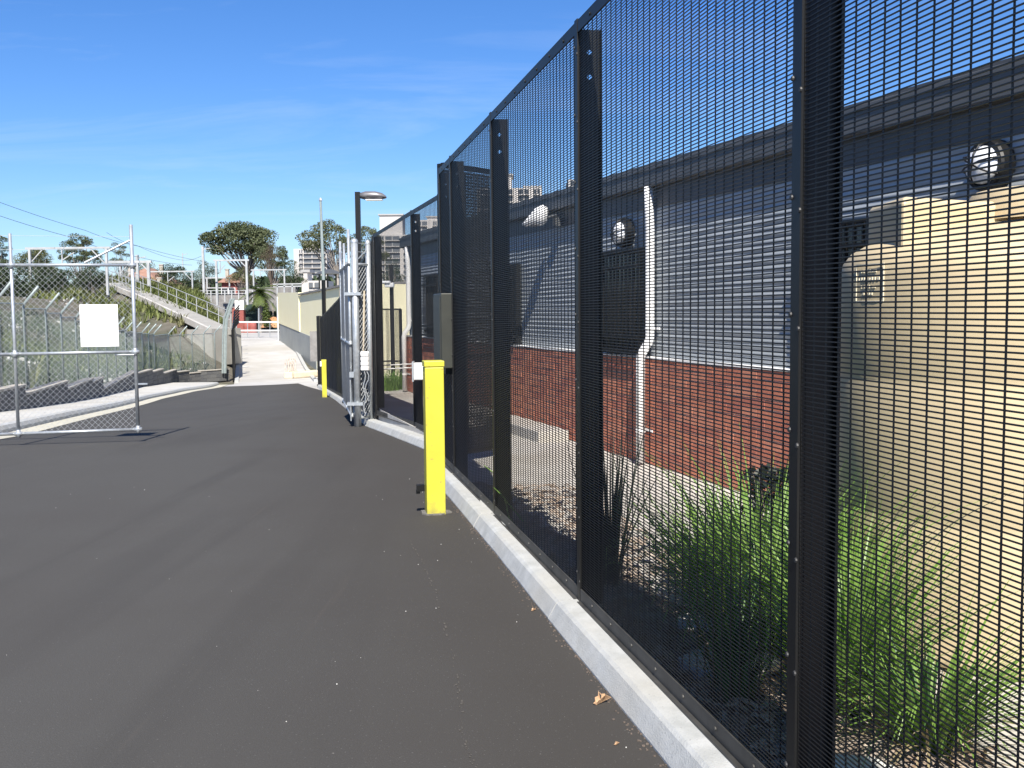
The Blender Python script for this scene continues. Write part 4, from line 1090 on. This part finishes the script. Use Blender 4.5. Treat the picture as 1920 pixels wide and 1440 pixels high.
# palm beyond the ramp gate
pc = at(487, 548, 101); pzb = g(101)
pm = thing('palm_tree', 'small green palm tree beyond the gate at top of concrete ramp', 'tree', (pc.x, pc.y, pzb))
s = MB(); s.path([(pc.x, pc.y, pzb - .2), (pc.x + .05, pc.y, (pzb + pc.z) / 2), (pc.x, pc.y, pc.z)], [.22, .17, .14], 8); s.build('trunk', M['bark'], pm)
s = MB()
for k in range(34):
    a = R.uniform(0, 6.3); el = R.uniform(-.5, 1.3); d = Vector((math.cos(a), math.sin(a), 0)); Lf = R.uniform(1.3, 2.1); pts = []
    for i in range(7):
        t = i / 6; pts.append(pc + d * (Lf * t * math.cos(el * (1 - .4 * t))) + Vector((0, 0, Lf * (t * math.sin(el) - .55 * t * t))))
    for p, q in zip(pts, pts[1:]):
        for sgn in (-1, 1):
            for j in range(3):
                b0 = p + (q - p) * j / 3; sdv = Vector((-d.y, d.x, 0)) * sgn
                s.tri(b0, b0 + (q - p) * .3, b0 + sdv * .42 + (q - p) * .9 - Vector((0, 0, .16)))
s.build('crown', M['palm'], pm)

# ------------------------------------------------------------------ catenary gantries
def gantry(label, pxl, pxr, pyt, pyb, Y, legs=(1, 1), w=.22, drop=None, braces=(0, 1), low=None):
    w *= .72; A_, B_ = at(pxl, pyt, Y), at(pxr, pyt, Y); z = (A_.z + B_.z) / 2; zb = at((pxl + pxr) / 2, pyb, Y).z
    o = thing('rail_gantry', label, 'gantry', (A_.x, Y, zb), 'white overhead line gantries')
    s = MB(); s.bar((A_.x - .25, Y, z), (B_.x + .25, Y, z), w, w); s.build('beam', M['cat'], o)
    for x, on in ((A_.x, legs[0]), (B_.x, legs[1])):
        if on: s = MB(); s.bar((x, Y + .0, zb - .3), (x, Y, z - w / 2 - .003), w * 1.15, w * 1.15); s.build('mast', M['cat'], o)
    W = B_.x - A_.x
    if braces[0]: s = MB(); s.bar((A_.x + .12, Y, z - W * .17), (A_.x + W * .17, Y, z - w * .6), w * .5, w * .5); s.build('brace', M['cat'], o)
    if braces[1]: s = MB(); s.bar((B_.x - .12, Y, z - W * .2), (B_.x - W * .2, Y, z - w * .6), w * .5, w * .5); s.build('brace', M['cat'], o)
    for px, py in drop or ():
        q = at(px, py, Y); s = MB(); s.bar((q.x, Y, z - w / 2), (q.x, Y, q.z), w * .55, w * .55); s.build('dropper', M['cat'], o)
        s = MB(); s.bar((q.x + .05, Y, q.z + .3), (q.x + W * .16, Y, q.z + .75), .06, .06); s.build('registration_arm', M['cat'], o)
    if low: 
        q = at(pxl, low, Y); s = MB(); s.bar((A_.x, Y - .2, q.z), (B_.x + .5, Y - .2, q.z), .12, .12); s.build('lower_rail', M['cat'], o)
    return o
gantry('wide white rail gantry rising behind closed gate leaf', 55, 199, 465, 545, 66, drop=((117, 496),), braces=(1, 1), w=.17)
gantry('white rail gantry beside gate end stile above terracotta house', 205, 278, 491, 556, 82, legs=(0, 1), drop=((226, 518),), braces=(0, 1), w=.26)
gantry('white rail gantry over dark bushy tree right of house', 283, 360, 509, 560, 100, drop=((315, 533),), legs=(0, 1), w=.17)
gantry('tallest white rail gantry standing before the big gum tree', 405, 462, 488, 566, 98, drop=((413, 512),), w=.22)
gantry('small low white rail gantry with lower rail, left of tallest one', 388, 430, 521, 548, 125, braces=(0, 1), w=.18, low=540)
gantry('white rail gantry behind palm tree below big gum', 475, 533, 506, 552, 112, drop=((488, 520),), w=.18)
def mast(label, px, pyt, pyb, Y, w=.24):
    w *= .8; A_, B_ = at(px, pyt, Y), at(px, pyb, Y); o = thing('rail_mast', label, 'mast', (A_.x, Y, B_.z), 'white overhead line masts')
    s = MB(); s.bar((A_.x, Y, B_.z - .3), (A_.x, Y, A_.z), w, w); s.build('mast', M['cat'], o)
    s = MB(); s.bar((A_.x - .1, Y, A_.z - .3), (A_.x + .7, Y, A_.z - .15), .07, .07); s.build('bracket', M['cat'], o); return o
mast('tall white rail mast left of the big gum tree', 380, 462, 560, 95)
mast('white rail mast right beside gate end stile', 257, 478, 548, 84, .26)
mast('short white rail mast with lamp arm at skyline left', 342, 474, 522, 150, .12)
# overhead cables
def cable(label, pts):
    P = [at(*p) for p in pts]; s = MB(); full = []
    for a, b in zip(P, P[1:]):
        for k in range(8):
            t = k / 8; full.append(a + (b - a) * t - Vector((0, 0, 4 * t * (1 - t) * (b - a).length * .008)))
    full.append(P[-1]); s.path(full, .013, 4); return tag(s.build('overhead_cable', M['cable']), label, 'cable', 'overhead railway cables')
cable('upper dark overhead cable sloping down from left edge to gum', [(-20, 372, 60), (160, 432, 68), (256, 460, 84), (345, 488, 110), (382, 478, 95)])
cable('second dark overhead cable sloping just below upper one', [(-20, 398, 60), (130, 444, 66), (260, 482, 84), (360, 497, 100)])
cable('thin overhead cable from gate stile over to tall mast', [(200, 436, 66), (262, 462, 84), (380, 490, 95)])
# railway boundary: stone wall with railing
Yb = 104
b0, b1 = at(370, 545, Yb), at(474, 545, Yb)
bw = thing('boundary_wall', 'dark stone railway boundary wall with pale railing posts beneath gantries', 'wall', (b0.x, Yb, terr(b0.x, Yb)))
s = MB(); s.hexa([(x, y, z) for z in (terr(b0.x, Yb) - .5, at(400, 552, Yb).z) for x, y in ((b0.x - 6, Yb), (b1.x + 4, Yb), (b1.x + 4, Yb + .4), (b0.x - 6, Yb + .4))]); s.build('stone_wall', M['stonew'], bw)
zt = at(400, 545, Yb).z; zb = at(400, 556, Yb).z
for k in range(9):
    x = b0.x + (b1.x - b0.x) * k / 8; s = MB(); s.bar((x, Yb - .1, zb - .6), (x, Yb - .1, zt), .10, .10); s.build('railing_post', M['cat'], bw)
for z in (zt, (zt + zb) / 2):
    s = MB(); s.bar((b0.x, Yb - .1, z), (b1.x, Yb - .1, z), .06, .06); s.build('railing', M['cat'], bw)
sA_, sB_ = at(492, 566, 108), at(528, 566, 108)
s = MB(); s.box(((sA_.x + sB_.x) / 2, 108, (at(510, 532, 108).z - 1) / 2), (sB_.x - sA_.x + 3, .4, at(510, 545, 108).z + 1)); tag(s.build('stone_wall', M['stonew']), 'dark stone wall behind palm tree at the head of ramp', 'wall')
wr = thing('guard_rail', 'white double guard rail on skyline right of palm tree', 'railing', at(515, 560, 106))
for py in (533, 537.5):
    s = MB(); s.bar(at(512, py, 106), at(566, py - 1, 106), .12, .12); s.build('rail', M['cat'], wr)
for px in (520, 533, 548):
    s = MB(); s.bar(at(px, 560, 106), at(px, 533, 106), .12, .12); s.build('rail_post', M['cat'], wr)

# ------------------------------------------------------------------ houses with tiled roofs
def house(label, px0, px1, pyr, pye, Y, gable=True):
    a, b = at(px0, pye, Y), at(px1, pye, Y); zr = at((px0 + px1) / 2, pyr, Y).z; zg_ = min(terr(a.x, Y), a.z - 2.4)
    o = thing('house', label, 'house', (a.x, Y, zg_), 'houses behind the railway')
    s = MB(); s.hexa([(x, y, z) for z in (zg_, a.z) for x, y in ((a.x + .5, Y), (b.x - .5, Y), (b.x - .5, Y + 8), (a.x + .5, Y + 8))]); s.build('wall', M['red'], o, recalc=True)
    m_ = (a.x + b.x) / 2; s = MB(); e = .0
    R0 = [(a.x, Y - .5, a.z), (b.x, Y - .5, b.z), (b.x, Y + 9, b.z), (a.x, Y + 9, a.z)]; rd = [(m_, Y + (.0 if gable else 3), zr), (m_, Y + 6, zr)]
    s.quad(R0[0], rd[0], rd[1], R0[3]); s.quad(R0[1], R0[2], rd[1], rd[0]); s.tri(R0[0], R0[1], rd[0]); s.tri(R0[2], R0[3], rd[1]); s.build('roof', M['terra'], o, recalc=True)
    if gable:
        for p, q in ((R0[0], rd[0]), (R0[1], rd[0])):
            s = MB(); s.bar(Vector(p) + Vector((0, -.1, 0)), Vector(q) + Vector((0, -.62, 0)), .12, .3); s.build('barge_board', M['white'], o)
    for dx, nm in ((-.35, 'chimney'), (.35, 'chimney')):
        s = MB(); x = m_ + dx * (b.x - a.x); s.box((x, Y + 3, zr - .35), (.42, .42, 1.2)); s.box((x, Y + 3, zr + .31), (.52, .52, .12)); s.build(nm, M['cap'], o)
    for k in (.3, .6):
        f = slab_ = MB(); x = a.x + (b.x - a.x) * k; f.box((x, Y - .03, a.z - 1.2), (.9, .1, 1.1)); w_ = f.build('window', M['white'], o); p_ = MB(); p_.box((x, Y - .09, a.z - 1.2), (.75, .02, .95)); p_.build('pane', M['win2'], w_)
    return o
house('terracotta roofed brick house with cream gable boards behind the walkway', 228, 290, 526, 548, 100)
house('terracotta hipped house roof behind the wide house gable', 214, 300, 500, 530, 118, False)
house('small terracotta roofed house framed by the tallest gantry', 408, 452, 508, 530, 132, False)

# ------------------------------------------------------------------ apartment blocks
def block(label, px0, px1, pyt, pyb, Y, cols, rows_, m='apart', depth=14, wm='win', top=None, balc=False, wfrac=.62):
    a, b = at(px0, pyb, Y), at(px1, pyt, Y); zb = min(2, a.z - 1)
    o = thing('apartment_building', label, 'building', (a.x, Y, zb), 'apartment towers on the skyline')
    s = MB(); s.hexa([(x, y, z) for z in (zb, b.z) for x, y in ((a.x, Y), (b.x, Y), (b.x, Y + depth), (a.x, Y + depth))]); s.build('wall', M[m], o)
    if top:
        for p0, p1, pt in top:
            t0, t1 = at(p0, pyt, Y), at(p1, pt, Y); s = MB(); s.box(((t0.x + t1.x) / 2, Y + depth / 2, (b.z + t1.z) / 2 + .01), (t1.x - t0.x, depth * .6, t1.z - b.z)); s.build('roof_house', M[m], o)
            s = MB(); s.box(((t0.x + t1.x) / 2, Y + depth / 2, t1.z + .2), (t1.x - t0.x + .8, depth * .65, .4)); s.build('roof_slab', M['apart2'], o)
    W = b.x - a.x; H = (at(px0, pyt, Y).z - at(px0, pyb, Y).z); fh = H / rows_
    for cx, cw in cols:
        wq = cw * W; wm_ = MB(); wm_.box((0, 0, 0), (wq, .3, fh * wfrac)); me = wm_.mesh('window', M[wm])
        rm = MB(); rm.box((0, 0, 0), (wq + .2, .9, fh * .12)); rme = rm.mesh('balcony', M[m])
        mm = MB(); mm.box((0, 0, 0), (.22, .34, fh * wfrac)); mme = mm.mesh('mullion', M[m])
        for r_ in range(rows_):
            z = b.z - fh * (r_ + .55); x = a.x + cx * W
            inst('window', me, o, (x, Y - .10, z)); 
            if balc: inst('balcony', rme, o, (x, Y - .42, z - fh * .42))
            inst('mullion', mme, o, (x, Y - .12, z))
    return o
block('white apartment tower with paired dark windows behind thin pole', 552, 612, 466, 530, 330, ((.22, .10), (.56, .50), (.92, .10)), 7, balc=True, top=((566, 594, 453),))
block('pale apartment tower with flat roof house right of street lamp', 708, 772, 440, 540, 300, ((.14, .12), (.45, .40), (.85, .16)), 9, balc=True, top=((710, 752, 402),))
block('pale apartment tower behind fence post with grouped windows', 780, 838, 412, 520, 310, ((.2, .34), (.62, .12), (.9, .2)), 9, balc=True, top=((800, 822, 406),))
block('grey apartment slab with white balcony bands seen through near mesh', 895, 1016, 352, 460, 260, ((.3, .5), (.72, .16), (.92, .1)), 8, 'apart', balc=True, top=((948, 960, 326), (985, 1014, 349)), wfrac=.7, wm='win2')
block('narrow grey tower behind the second fence post', 1066, 1100, 336, 420, 280, ((.5, .7),), 7, 'apart2', wm='win2')
block('small white building with tall chimney wall on cream roofline', 566, 612, 526, 556, 150, ((.5, .4),), 2, 'apart', depth=6, top=((566, 573, 510),))

# ------------------------------------------------------------------ cream building along the ramp
crb = thing('cream_building', 'long cream rendered building with grey lower wall beside concrete ramp', 'building', (-11.9, 62, g(62)))
cu = Vector((-.357, 1)).normalized(); cn = Vector((cu.y, -cu.x))
def cpt(Y, o, z):
    x = -11.9 - .357 * (Y - 62); return Vector((x, Y, z)) + (cn * o).to_3d()
def cslab(ya, yb, o0, o1, za0, za1, zb0, zb1):
    s = MB(); s.hexa([cpt(ya, o0, za0), cpt(yb, o0, za1), cpt(yb, o1, za1), cpt(ya, o1, za0), cpt(ya, o0, zb0), cpt(yb, o0, zb1), cpt(yb, o1, zb1), cpt(ya, o1, zb0)]); return s
cslab(49, 76, 0, 9, -2.2, -1.2, 2.80, 2.40).build('wall', M['cream'], crb, recalc=True)
cslab(60.4, 76.1, -.05, 8.9, -2.3, -1.3, -.03, .665).build('lower_wall', M['greyr'], crb, recalc=True)
cslab(66.3, 76.2, -.08, 4, .25, .69, 2.74, 2.90).build('end_block', M['cream'], crb, recalc=True)
cslab(49, 66.2, -.12, 9.2, 2.81, 2.56, 2.91, 2.66).build('roof_edge', M['stonew'], crb, recalc=True)
cslab(75.9, 76.3, -.16, -.11, -.8, -.8, 2.6, 2.6).build('downpipe', M['white'], crb, recalc=True)
# tan building seen through the fence, with painted scrawl
ta, tb = at(694, 600, 52), at(762, 600, 52)
tnb = thing('tan_building', 'tan wall with pale spray paint scrawl seen through fence left of shed', 'building', (ta.x, 52, -1.5))
zt = at(720, 547, 52).z; zt2 = at(755, 556, 52).z
s = MB(); s.hexa([(ta.x - 1.5, 52, -2), (tb.x + 3, 52, -2), (tb.x + 3, 62, -2), (ta.x - 1.5, 62, -2), (ta.x - 1.5, 52, zt + .1), (tb.x + 3, 52, zt2 - .2), (tb.x + 3, 62, zt2 - .2), (ta.x - 1.5, 62, zt + .1)]); s.build('wall', M['tan'], tnb, recalc=True)
s = MB(); s.box(((ta.x + tb.x) / 2, 51.9, at(720, 648, 52).z), (tb.x - ta.x + 6, .1, 1.5)); s.build('lower_wall', M['stonew'], tnb)
s = MB(); c = at(727, 601, 51.9)
pts = [c + Vector((.16 * math.cos(t * .8) * (1 + .3 * math.sin(t)), 0, .28 * math.sin(t * .55) - .02 * t + .1)) for t in [k * .35 for k in range(34)]]
s.path(pts, .028, 4); s.build('scrawl', M['graf'], tnb)
# black fence panel, pole with camera in the yard beyond the shed
Yq = 34
fq = thing('yard_fence', 'thin black frame fence panel in yard beyond the shed', 'fence', at(720, 690, Yq))
zq0, zq1 = at(720, 700, Yq).z, at(720, 580, Yq).z
for px in (704, 752):
    p = at(px, 640, Yq); s = MB(); s.bar((p.x, Yq, zq0 - .6), (p.x, Yq, zq1), .09, .09); s.build('post', M['black'], fq)
p0, p1 = at(704, 580, Yq), at(752, 580, Yq)
for z in (zq1, zq0 + .4):
    s = MB(); s.bar((p0.x, Yq - .06, z), (p1.x, Yq - .06, z), .05, .05); s.build('rail', M['black'], fq)
s = MB(); w_ = MB()
for k in range(24):
    x = p0.x + (p1.x - p0.x) * (k + .5) / 24; s.tube((x, Yq, zq0), (x, Yq, zq1), .006, 4)
s.build('bar', M['black'], fq, kind='stuff')
pq = at(737, 690, 30); cpole = thing('camera_pole', 'black pole carrying small white camera in yard beyond the shed', 'pole', pq)
zt = at(737, 536, 30).z
s = MB(); s.bar((pq.x, 30, g(30)), (pq.x, 30, zt + .6), .11, .11); s.build('pole', M['black'], cpole)
s = MB(); s.box((pq.x - .04, 29.85, zt + .02), (.26, .26, .13)); s.box((pq.x - .12, 29.8, zt + .10), (.22, .26, .07)); s.build('camera_body', M['white'], cpole, bevel=.02)
s = MB()
for px0_, px1_, y_, yy in ((700, 778, 686, 18.6), (700, 778, 693, 19.2)):
    s.tube(at(px0_, y_, yy), at(px1_, y_ - 4, yy), .012, 6)
tag(s.build('cable_run', M['white']), 'pale horizontal cables strung behind the short mesh fence run', 'cable')
for i, (px, py, yy) in enumerate(((722, 745, 20.5), (738, 744, 20.7), (752, 744, 21.0))):
    p = at(px, py, yy); clump('grass_tuft', ['leftmost green grass tuft beyond yard slab behind mesh', 'middle green grass tuft beyond yard slab behind mesh', 'right green grass tuft beside far shed downpipe'][i], (p.x, p.y, max(p.z, -.12)), [('leaf', 'grassl', dict(n=200, h=.62, spread=.25, w=.007, droop=.4, rb=.18))], group='grass tufts beyond the yard slab')

# ------------------------------------------------------------------ head of the ramp
Yg = 80
rg = thing('ramp_gate', 'low galvanised pipe gate across the top of concrete ramp', 'gate', at(485, 640, Yg))
for px, pt, pb in ((443, 598, 640), (527, 598, 637), (485, 578, 640), (464, 604, 632), (506, 604, 632)):
    a, b = at(px, pb, Yg), at(px, pt, Yg); s = MB(); s.tube(a - Vector((0, 0, .3)), b, .06 if px in (443, 527, 485) else .03, 8); s.build('gate_post' if px in (443, 527, 485) else 'upright', M['galv'], rg)
for py in (604, 620):
    s = MB(); s.tube(at(446, py, Yg), at(525, py, Yg), .06, 8); s.build('rail', M['white'], rg)
def simple(name, label, cat, mb, m, **k): return tag(mb.build(name, M[m], recalc=True, **k), label, cat)
Yh = 100
a, b = at(443, 622, Yh), at(456, 563, Yh); zc = at(450, 581, Yh).z
pr = thing('brick_pier', 'red brick pier with white top at the head of ramp', 'pier', (a.x, Yh, a.z))
s = MB(); s.hexa([(x, y, z) for z in (a.z - .6, zc) for x, y in ((a.x, Yh), (b.x, Yh), (b.x, Yh + .7), (a.x, Yh + .7))]); s.build('shaft', M['red'], pr)
s = MB(); s.hexa([(x, y, z) for z in (zc + .002, b.z) for x, y in ((a.x - .05, Yh - .05), (b.x + .05, Yh - .05), (b.x + .05, Yh + .75), (a.x - .05, Yh + .75))]); s.build('capital', M['white'], pr)
a, b = at(424, 625, 102), at(444, 566, 102)
s = MB(); s.hexa([(x, y, z) for z in (a.z - .8, b.z) for x, y in ((a.x - 2, 102), (b.x, 102), (b.x, 104), (a.x - 2, 104))]); simple('concrete_abutment', 'grey concrete abutment left of the red brick pier', 'wall', s, 'stonew')
a, b = at(436, 612, 101.8), at(443, 577, 101.8); s = MB(); s.hexa([(x, y, z) for z in (a.z, b.z) for x, y in ((a.x, 101.8), (b.x, 101.8), (b.x, 101.99), (a.x, 101.99))]); simple('doorway', 'small dark red doorway in abutment beside red brick pier', 'door', s, 'red')
a, b = at(456, 622, 103), at(496, 570, 103); s = MB(); s.hexa([(x, y, z) for z in (a.z - .6, b.z) for x, y in ((a.x, 103), (b.x, 103), (b.x, 103.2), (a.x, 103.2))]); simple('green_hoarding', 'dark green cloth hoarding right of the red brick pier', 'hoarding', s, 'hoard')
a, b = at(494, 622, 105), at(532, 552, 105); s = MB(); s.hexa([(x, y, z) for z in (a.z - .6, b.z) for x, y in ((a.x, 105), (b.x, 105), (b.x, 105.3), (a.x, 105.3))]); simple('dark_screen', 'dark screen wall behind orange earth at ramp head', 'wall', s, 'hoard')
for px, lab in ((512, 'left thin orange marker post before dark screen'), (522, 'right thin orange marker post before dark screen')):
    a, b = at(px, 600, 102), at(px, 568, 102); s = MB(); s.bar(a, b, .12, .12); tag(s.build('marker_post', M['beige']), lab, 'post', 'marker posts at the ramp head')
c = at(514, 606, 101); s = MB(); s.lathe((c.x, c.y, c.z - .4), [(1.3, 0), (1.0, .45), (.6, .8), (.2, 1.0), (0, 1.03)], 14); simple('earth_mound', 'small orange earth mound behind ramp gate', 'mound', s, 'orange')
for i, px in enumerate((464, 474)):
    c = at(px, 618, 97); s = MB(); s.lathe((c.x, c.y, c.z - .3), [(.38, 0), (.40, .1), (.36, .45), (.38, .5), (.34, .9), (.2, .95), (0, .95)], 12); tag(s.build('red_barrel', M['red'], recalc=True, smooth=True), ('left red barrel behind the ramp gate', 'right red barrel behind the ramp gate')[i], 'barrel', 'red barrels behind the ramp gate')
c = at(500, 612, 99); o = thing('shrub', 'tall yellow green shrub behind the ramp gate', 'shrub', c); s = MB()
for _ in range(900):
    z = R.uniform(0, 2.2); r_ = .42 * (1 - (z / 2.5) ** 2); v = Vector((R.gauss(0, .5), R.gauss(0, .5), 0)) * r_; leaf(s, c + v + Vector((0, 0, z)), R.uniform(.10, .2))
s.build('foliage', M['palm'], o)
# hoop stand and raised beige edging at the ramp foot
Yk = 54.5
c = at(541, 709, Yk); hp = thing('hoop_stand', 'rust streaked white hoop stand at the edge of beige kerb', 'stand', c)
for k in range(4):
    s = MB(); x = c.x - .16 + k * .05; y_ = c.y + .35 * k; s.path([(x, y_, c.z - .1), (x, y_, c.z + .72), (x + .03, y_, c.z + .92), (x + .1, y_, c.z + .99), (x + .17, y_, c.z + .88), (x + .18, y_, c.z - .1)], .035, 6); s.build('hoop', M['rust'], hp)
s = MB(); s.box((c.x + .02, c.y + .5, c.z + .15), (.46, 1.3, .36)); s.build('base', M['beige'], hp, bevel=.05)
p0, p1 = at(548, 708, Yk), at(585, 704, Yk + 1); s = MB(); s.bar(p0 + Vector((0, 0, .12)), p1 + Vector((.3, 0, .12)), .5, .36); simple('beige_edging', 'raised beige concrete edging across the right side of ramp foot', 'kerb', s, 'beige', bevel=.08)
# gate frame at the end of far fence
ge = Vector((-8.45, 45.6)); zg0 = g(45.6); fe = thing('end_gate', 'dark steel end frame of far mesh fence beside ramp', 'gate', (ge.x, ge.y, zg0))
for dx, dy in ((0, 0), (-.33, 2.1)):
    s = MB(); s.box((ge.x + dx, ge.y + dy, zg0 + 1.55), (.14, .14, 3.1)); s.build('post', M['black'], fe)
s = MB(); s.bar((ge.x, ge.y, zg0 + 3.05), (ge.x - .33, ge.y + 2.1, zg0 + 3.05), .12, .1); s.build('top_rail', M['black'], fe)
s = MB(); wire_panel(s, ge, ge + Vector((-.33, 2.1)), zg0 + .1, zg0 + 2.9, zg0 + .1, zg0 + 2.9, .03, .08, .006); s.build('mesh_panel', M['wire'], fe, kind='stuff')
# small shelter roof behind cream building
sc = at(617, 522, 75); so = thing('shelter', 'small dark hipped shelter roof on posts above cream building', 'shelter', (sc.x, sc.y, 2.5))
s = MB(); s.lathe((sc.x, sc.y, at(617, 514, 75).z), [(1.05, 0), (1.0, .06), (.25, .34), (0, .36)], 4); s.build('roof', M['fascia'], so, recalc=True)
for dx in (-.7, -.1, .5):
    s = MB(); s.bar((sc.x + dx, sc.y, 2.2), (sc.x + dx, sc.y, at(617, 514, 75).z), .1, .1); s.build('post', M['black'], so)

# ------------------------------------------------------------------ litter on the road
def crumpled(name, c, l, label):
    out = [(-.52, .02), (-.30, .10), (-.22, .30), (-.05, .22), (.10, .46), (.20, .24), (.42, .34), (.36, .12), (.52, -.02), (.34, -.12), (.40, -.34), (.16, -.22), (.02, -.42), (-.10, -.20), (-.28, -.26), (-.30, -.06)]
    s = MB(); P = []
    for x, y in out:
        z = .16 + .42 * abs(y) + .30 * math.sin(x * 5 + 1) * .4 + R.uniform(-.05, .05); x *= R.uniform(.9, 1.1)
        P.append((c[0] + l * (x * .8 - y * .42), c[1] + l * (x * .45 + y * .6), c[2] + .004 + l * max(.01, z)))
    m0 = [(c[0] + l * t * .8, c[1] + l * t * .45, c[2] + .004 + l * (.03 + .06 * math.sin(t * 6))) for t in (-.3, 0, .28)]
    for i in range(16):
        j = (i + 1) % 16; mx = (out[i][0] + out[j][0]) / 2; k = 0 if mx < -.15 else 1 if mx < .15 else 2; s.tri(m0[k], P[i], P[j])
    s.tri(m0[0], m0[1], P[2]); s.tri(m0[1], m0[0], P[13]); s.tri(m0[1], m0[2], P[5]); s.tri(m0[2], m0[1], P[11])
    o = s.build(name, M['dryleaf']); md = o.modifiers.new('solid', 'SOLIDIFY'); md.thickness = .0012
    return tag(o, label, 'leaf', 'dry leaves on the road')
q = gpt(1127, 1320); crumpled('dry_leaf', (q.x, q.y, q.z), .085, 'curled brown dry leaf lying on asphalt near the kerb')
q = gpt(1156, 1398); crumpled('dry_leaf', (q.x, q.y, q.z), .022, 'tiny reddish leaf scrap on asphalt nearer than curled leaf')
q = gpt(1000, 1146); crumpled('dry_leaf', (q.x, q.y, q.z), .03, 'small pale leaf scrap on asphalt halfway along kerb')
mb = MB()
for _ in range(60):
    y = R.uniform(2.8, 10); x = road_r(y) - abs(R.gauss(0, .35)) - .01 if R.random() < .6 else R.uniform(-5, road_r(y)); r_ = R.uniform(.001, .0034)
    c = Vector((x, y, g(y) + r_ * .4)); P = [c + Vector((R.uniform(.5, 1) * sx, R.uniform(.5, 1) * sy, R.uniform(.4, .7) * sz)) * r_ for sz in (-1, 1) for sx, sy in ((-1, -1), (1, -1), (1, 1), (-1, 1))]
    mb.hexa(P)
mb.build('grit', M['stone'], kind='stuff')

# pale scrape marks along the road near the kerb
mb = MB(); L_pts = [gpt(*p) for p in ((768, 1010), (795, 1060), (818, 1120), (838, 1190), (857, 1260), (862, 1330), (872, 1400), (895, 1445))]
for a, b in zip(L_pts, L_pts[1:]):
    for k in range(14):
        if R.random() < .35: continue
        f0 = k / 14; f1 = f0 + R.uniform(.03, .07); p, q = a + (b - a) * f0, a + (b - a) * f1; w = R.uniform(.002, .006); dx = R.gauss(0, .006)
        mb.quad((p.x - w + dx, p.y, g(p.y) + .0025), (p.x + w + dx, p.y, g(p.y) + .0025), (q.x + w * .7 + dx, q.y, g(q.y) + .0025), (q.x - w * .7 + dx, q.y, g(q.y) + .0025))
mb.build('scrape_marks', M['scrape'], kind='structure')

# leaf crumbs and dirt gathered in the angle of kerb and asphalt
mb = MB()
for _ in range(700):
    y = R.uniform(2.9, 11); x = road_r(y) - abs(R.gauss(0, .022)) + .004; r_ = R.uniform(.0015, .005)
    c = Vector((x, y, g(y) + r_ * .3)); P = [c + Vector((R.uniform(.5, 1.2) * sx, R.uniform(.5, 1.2) * sy, R.uniform(.3, .6) * sz)) * r_ for sz in (-1, 1) for sx, sy in ((-1, -1), (1, -1), (1, 1), (-1, 1))]
    mb.hexa(P)
mb.build('kerb_dirt', M['barkd'], kind='stuff')
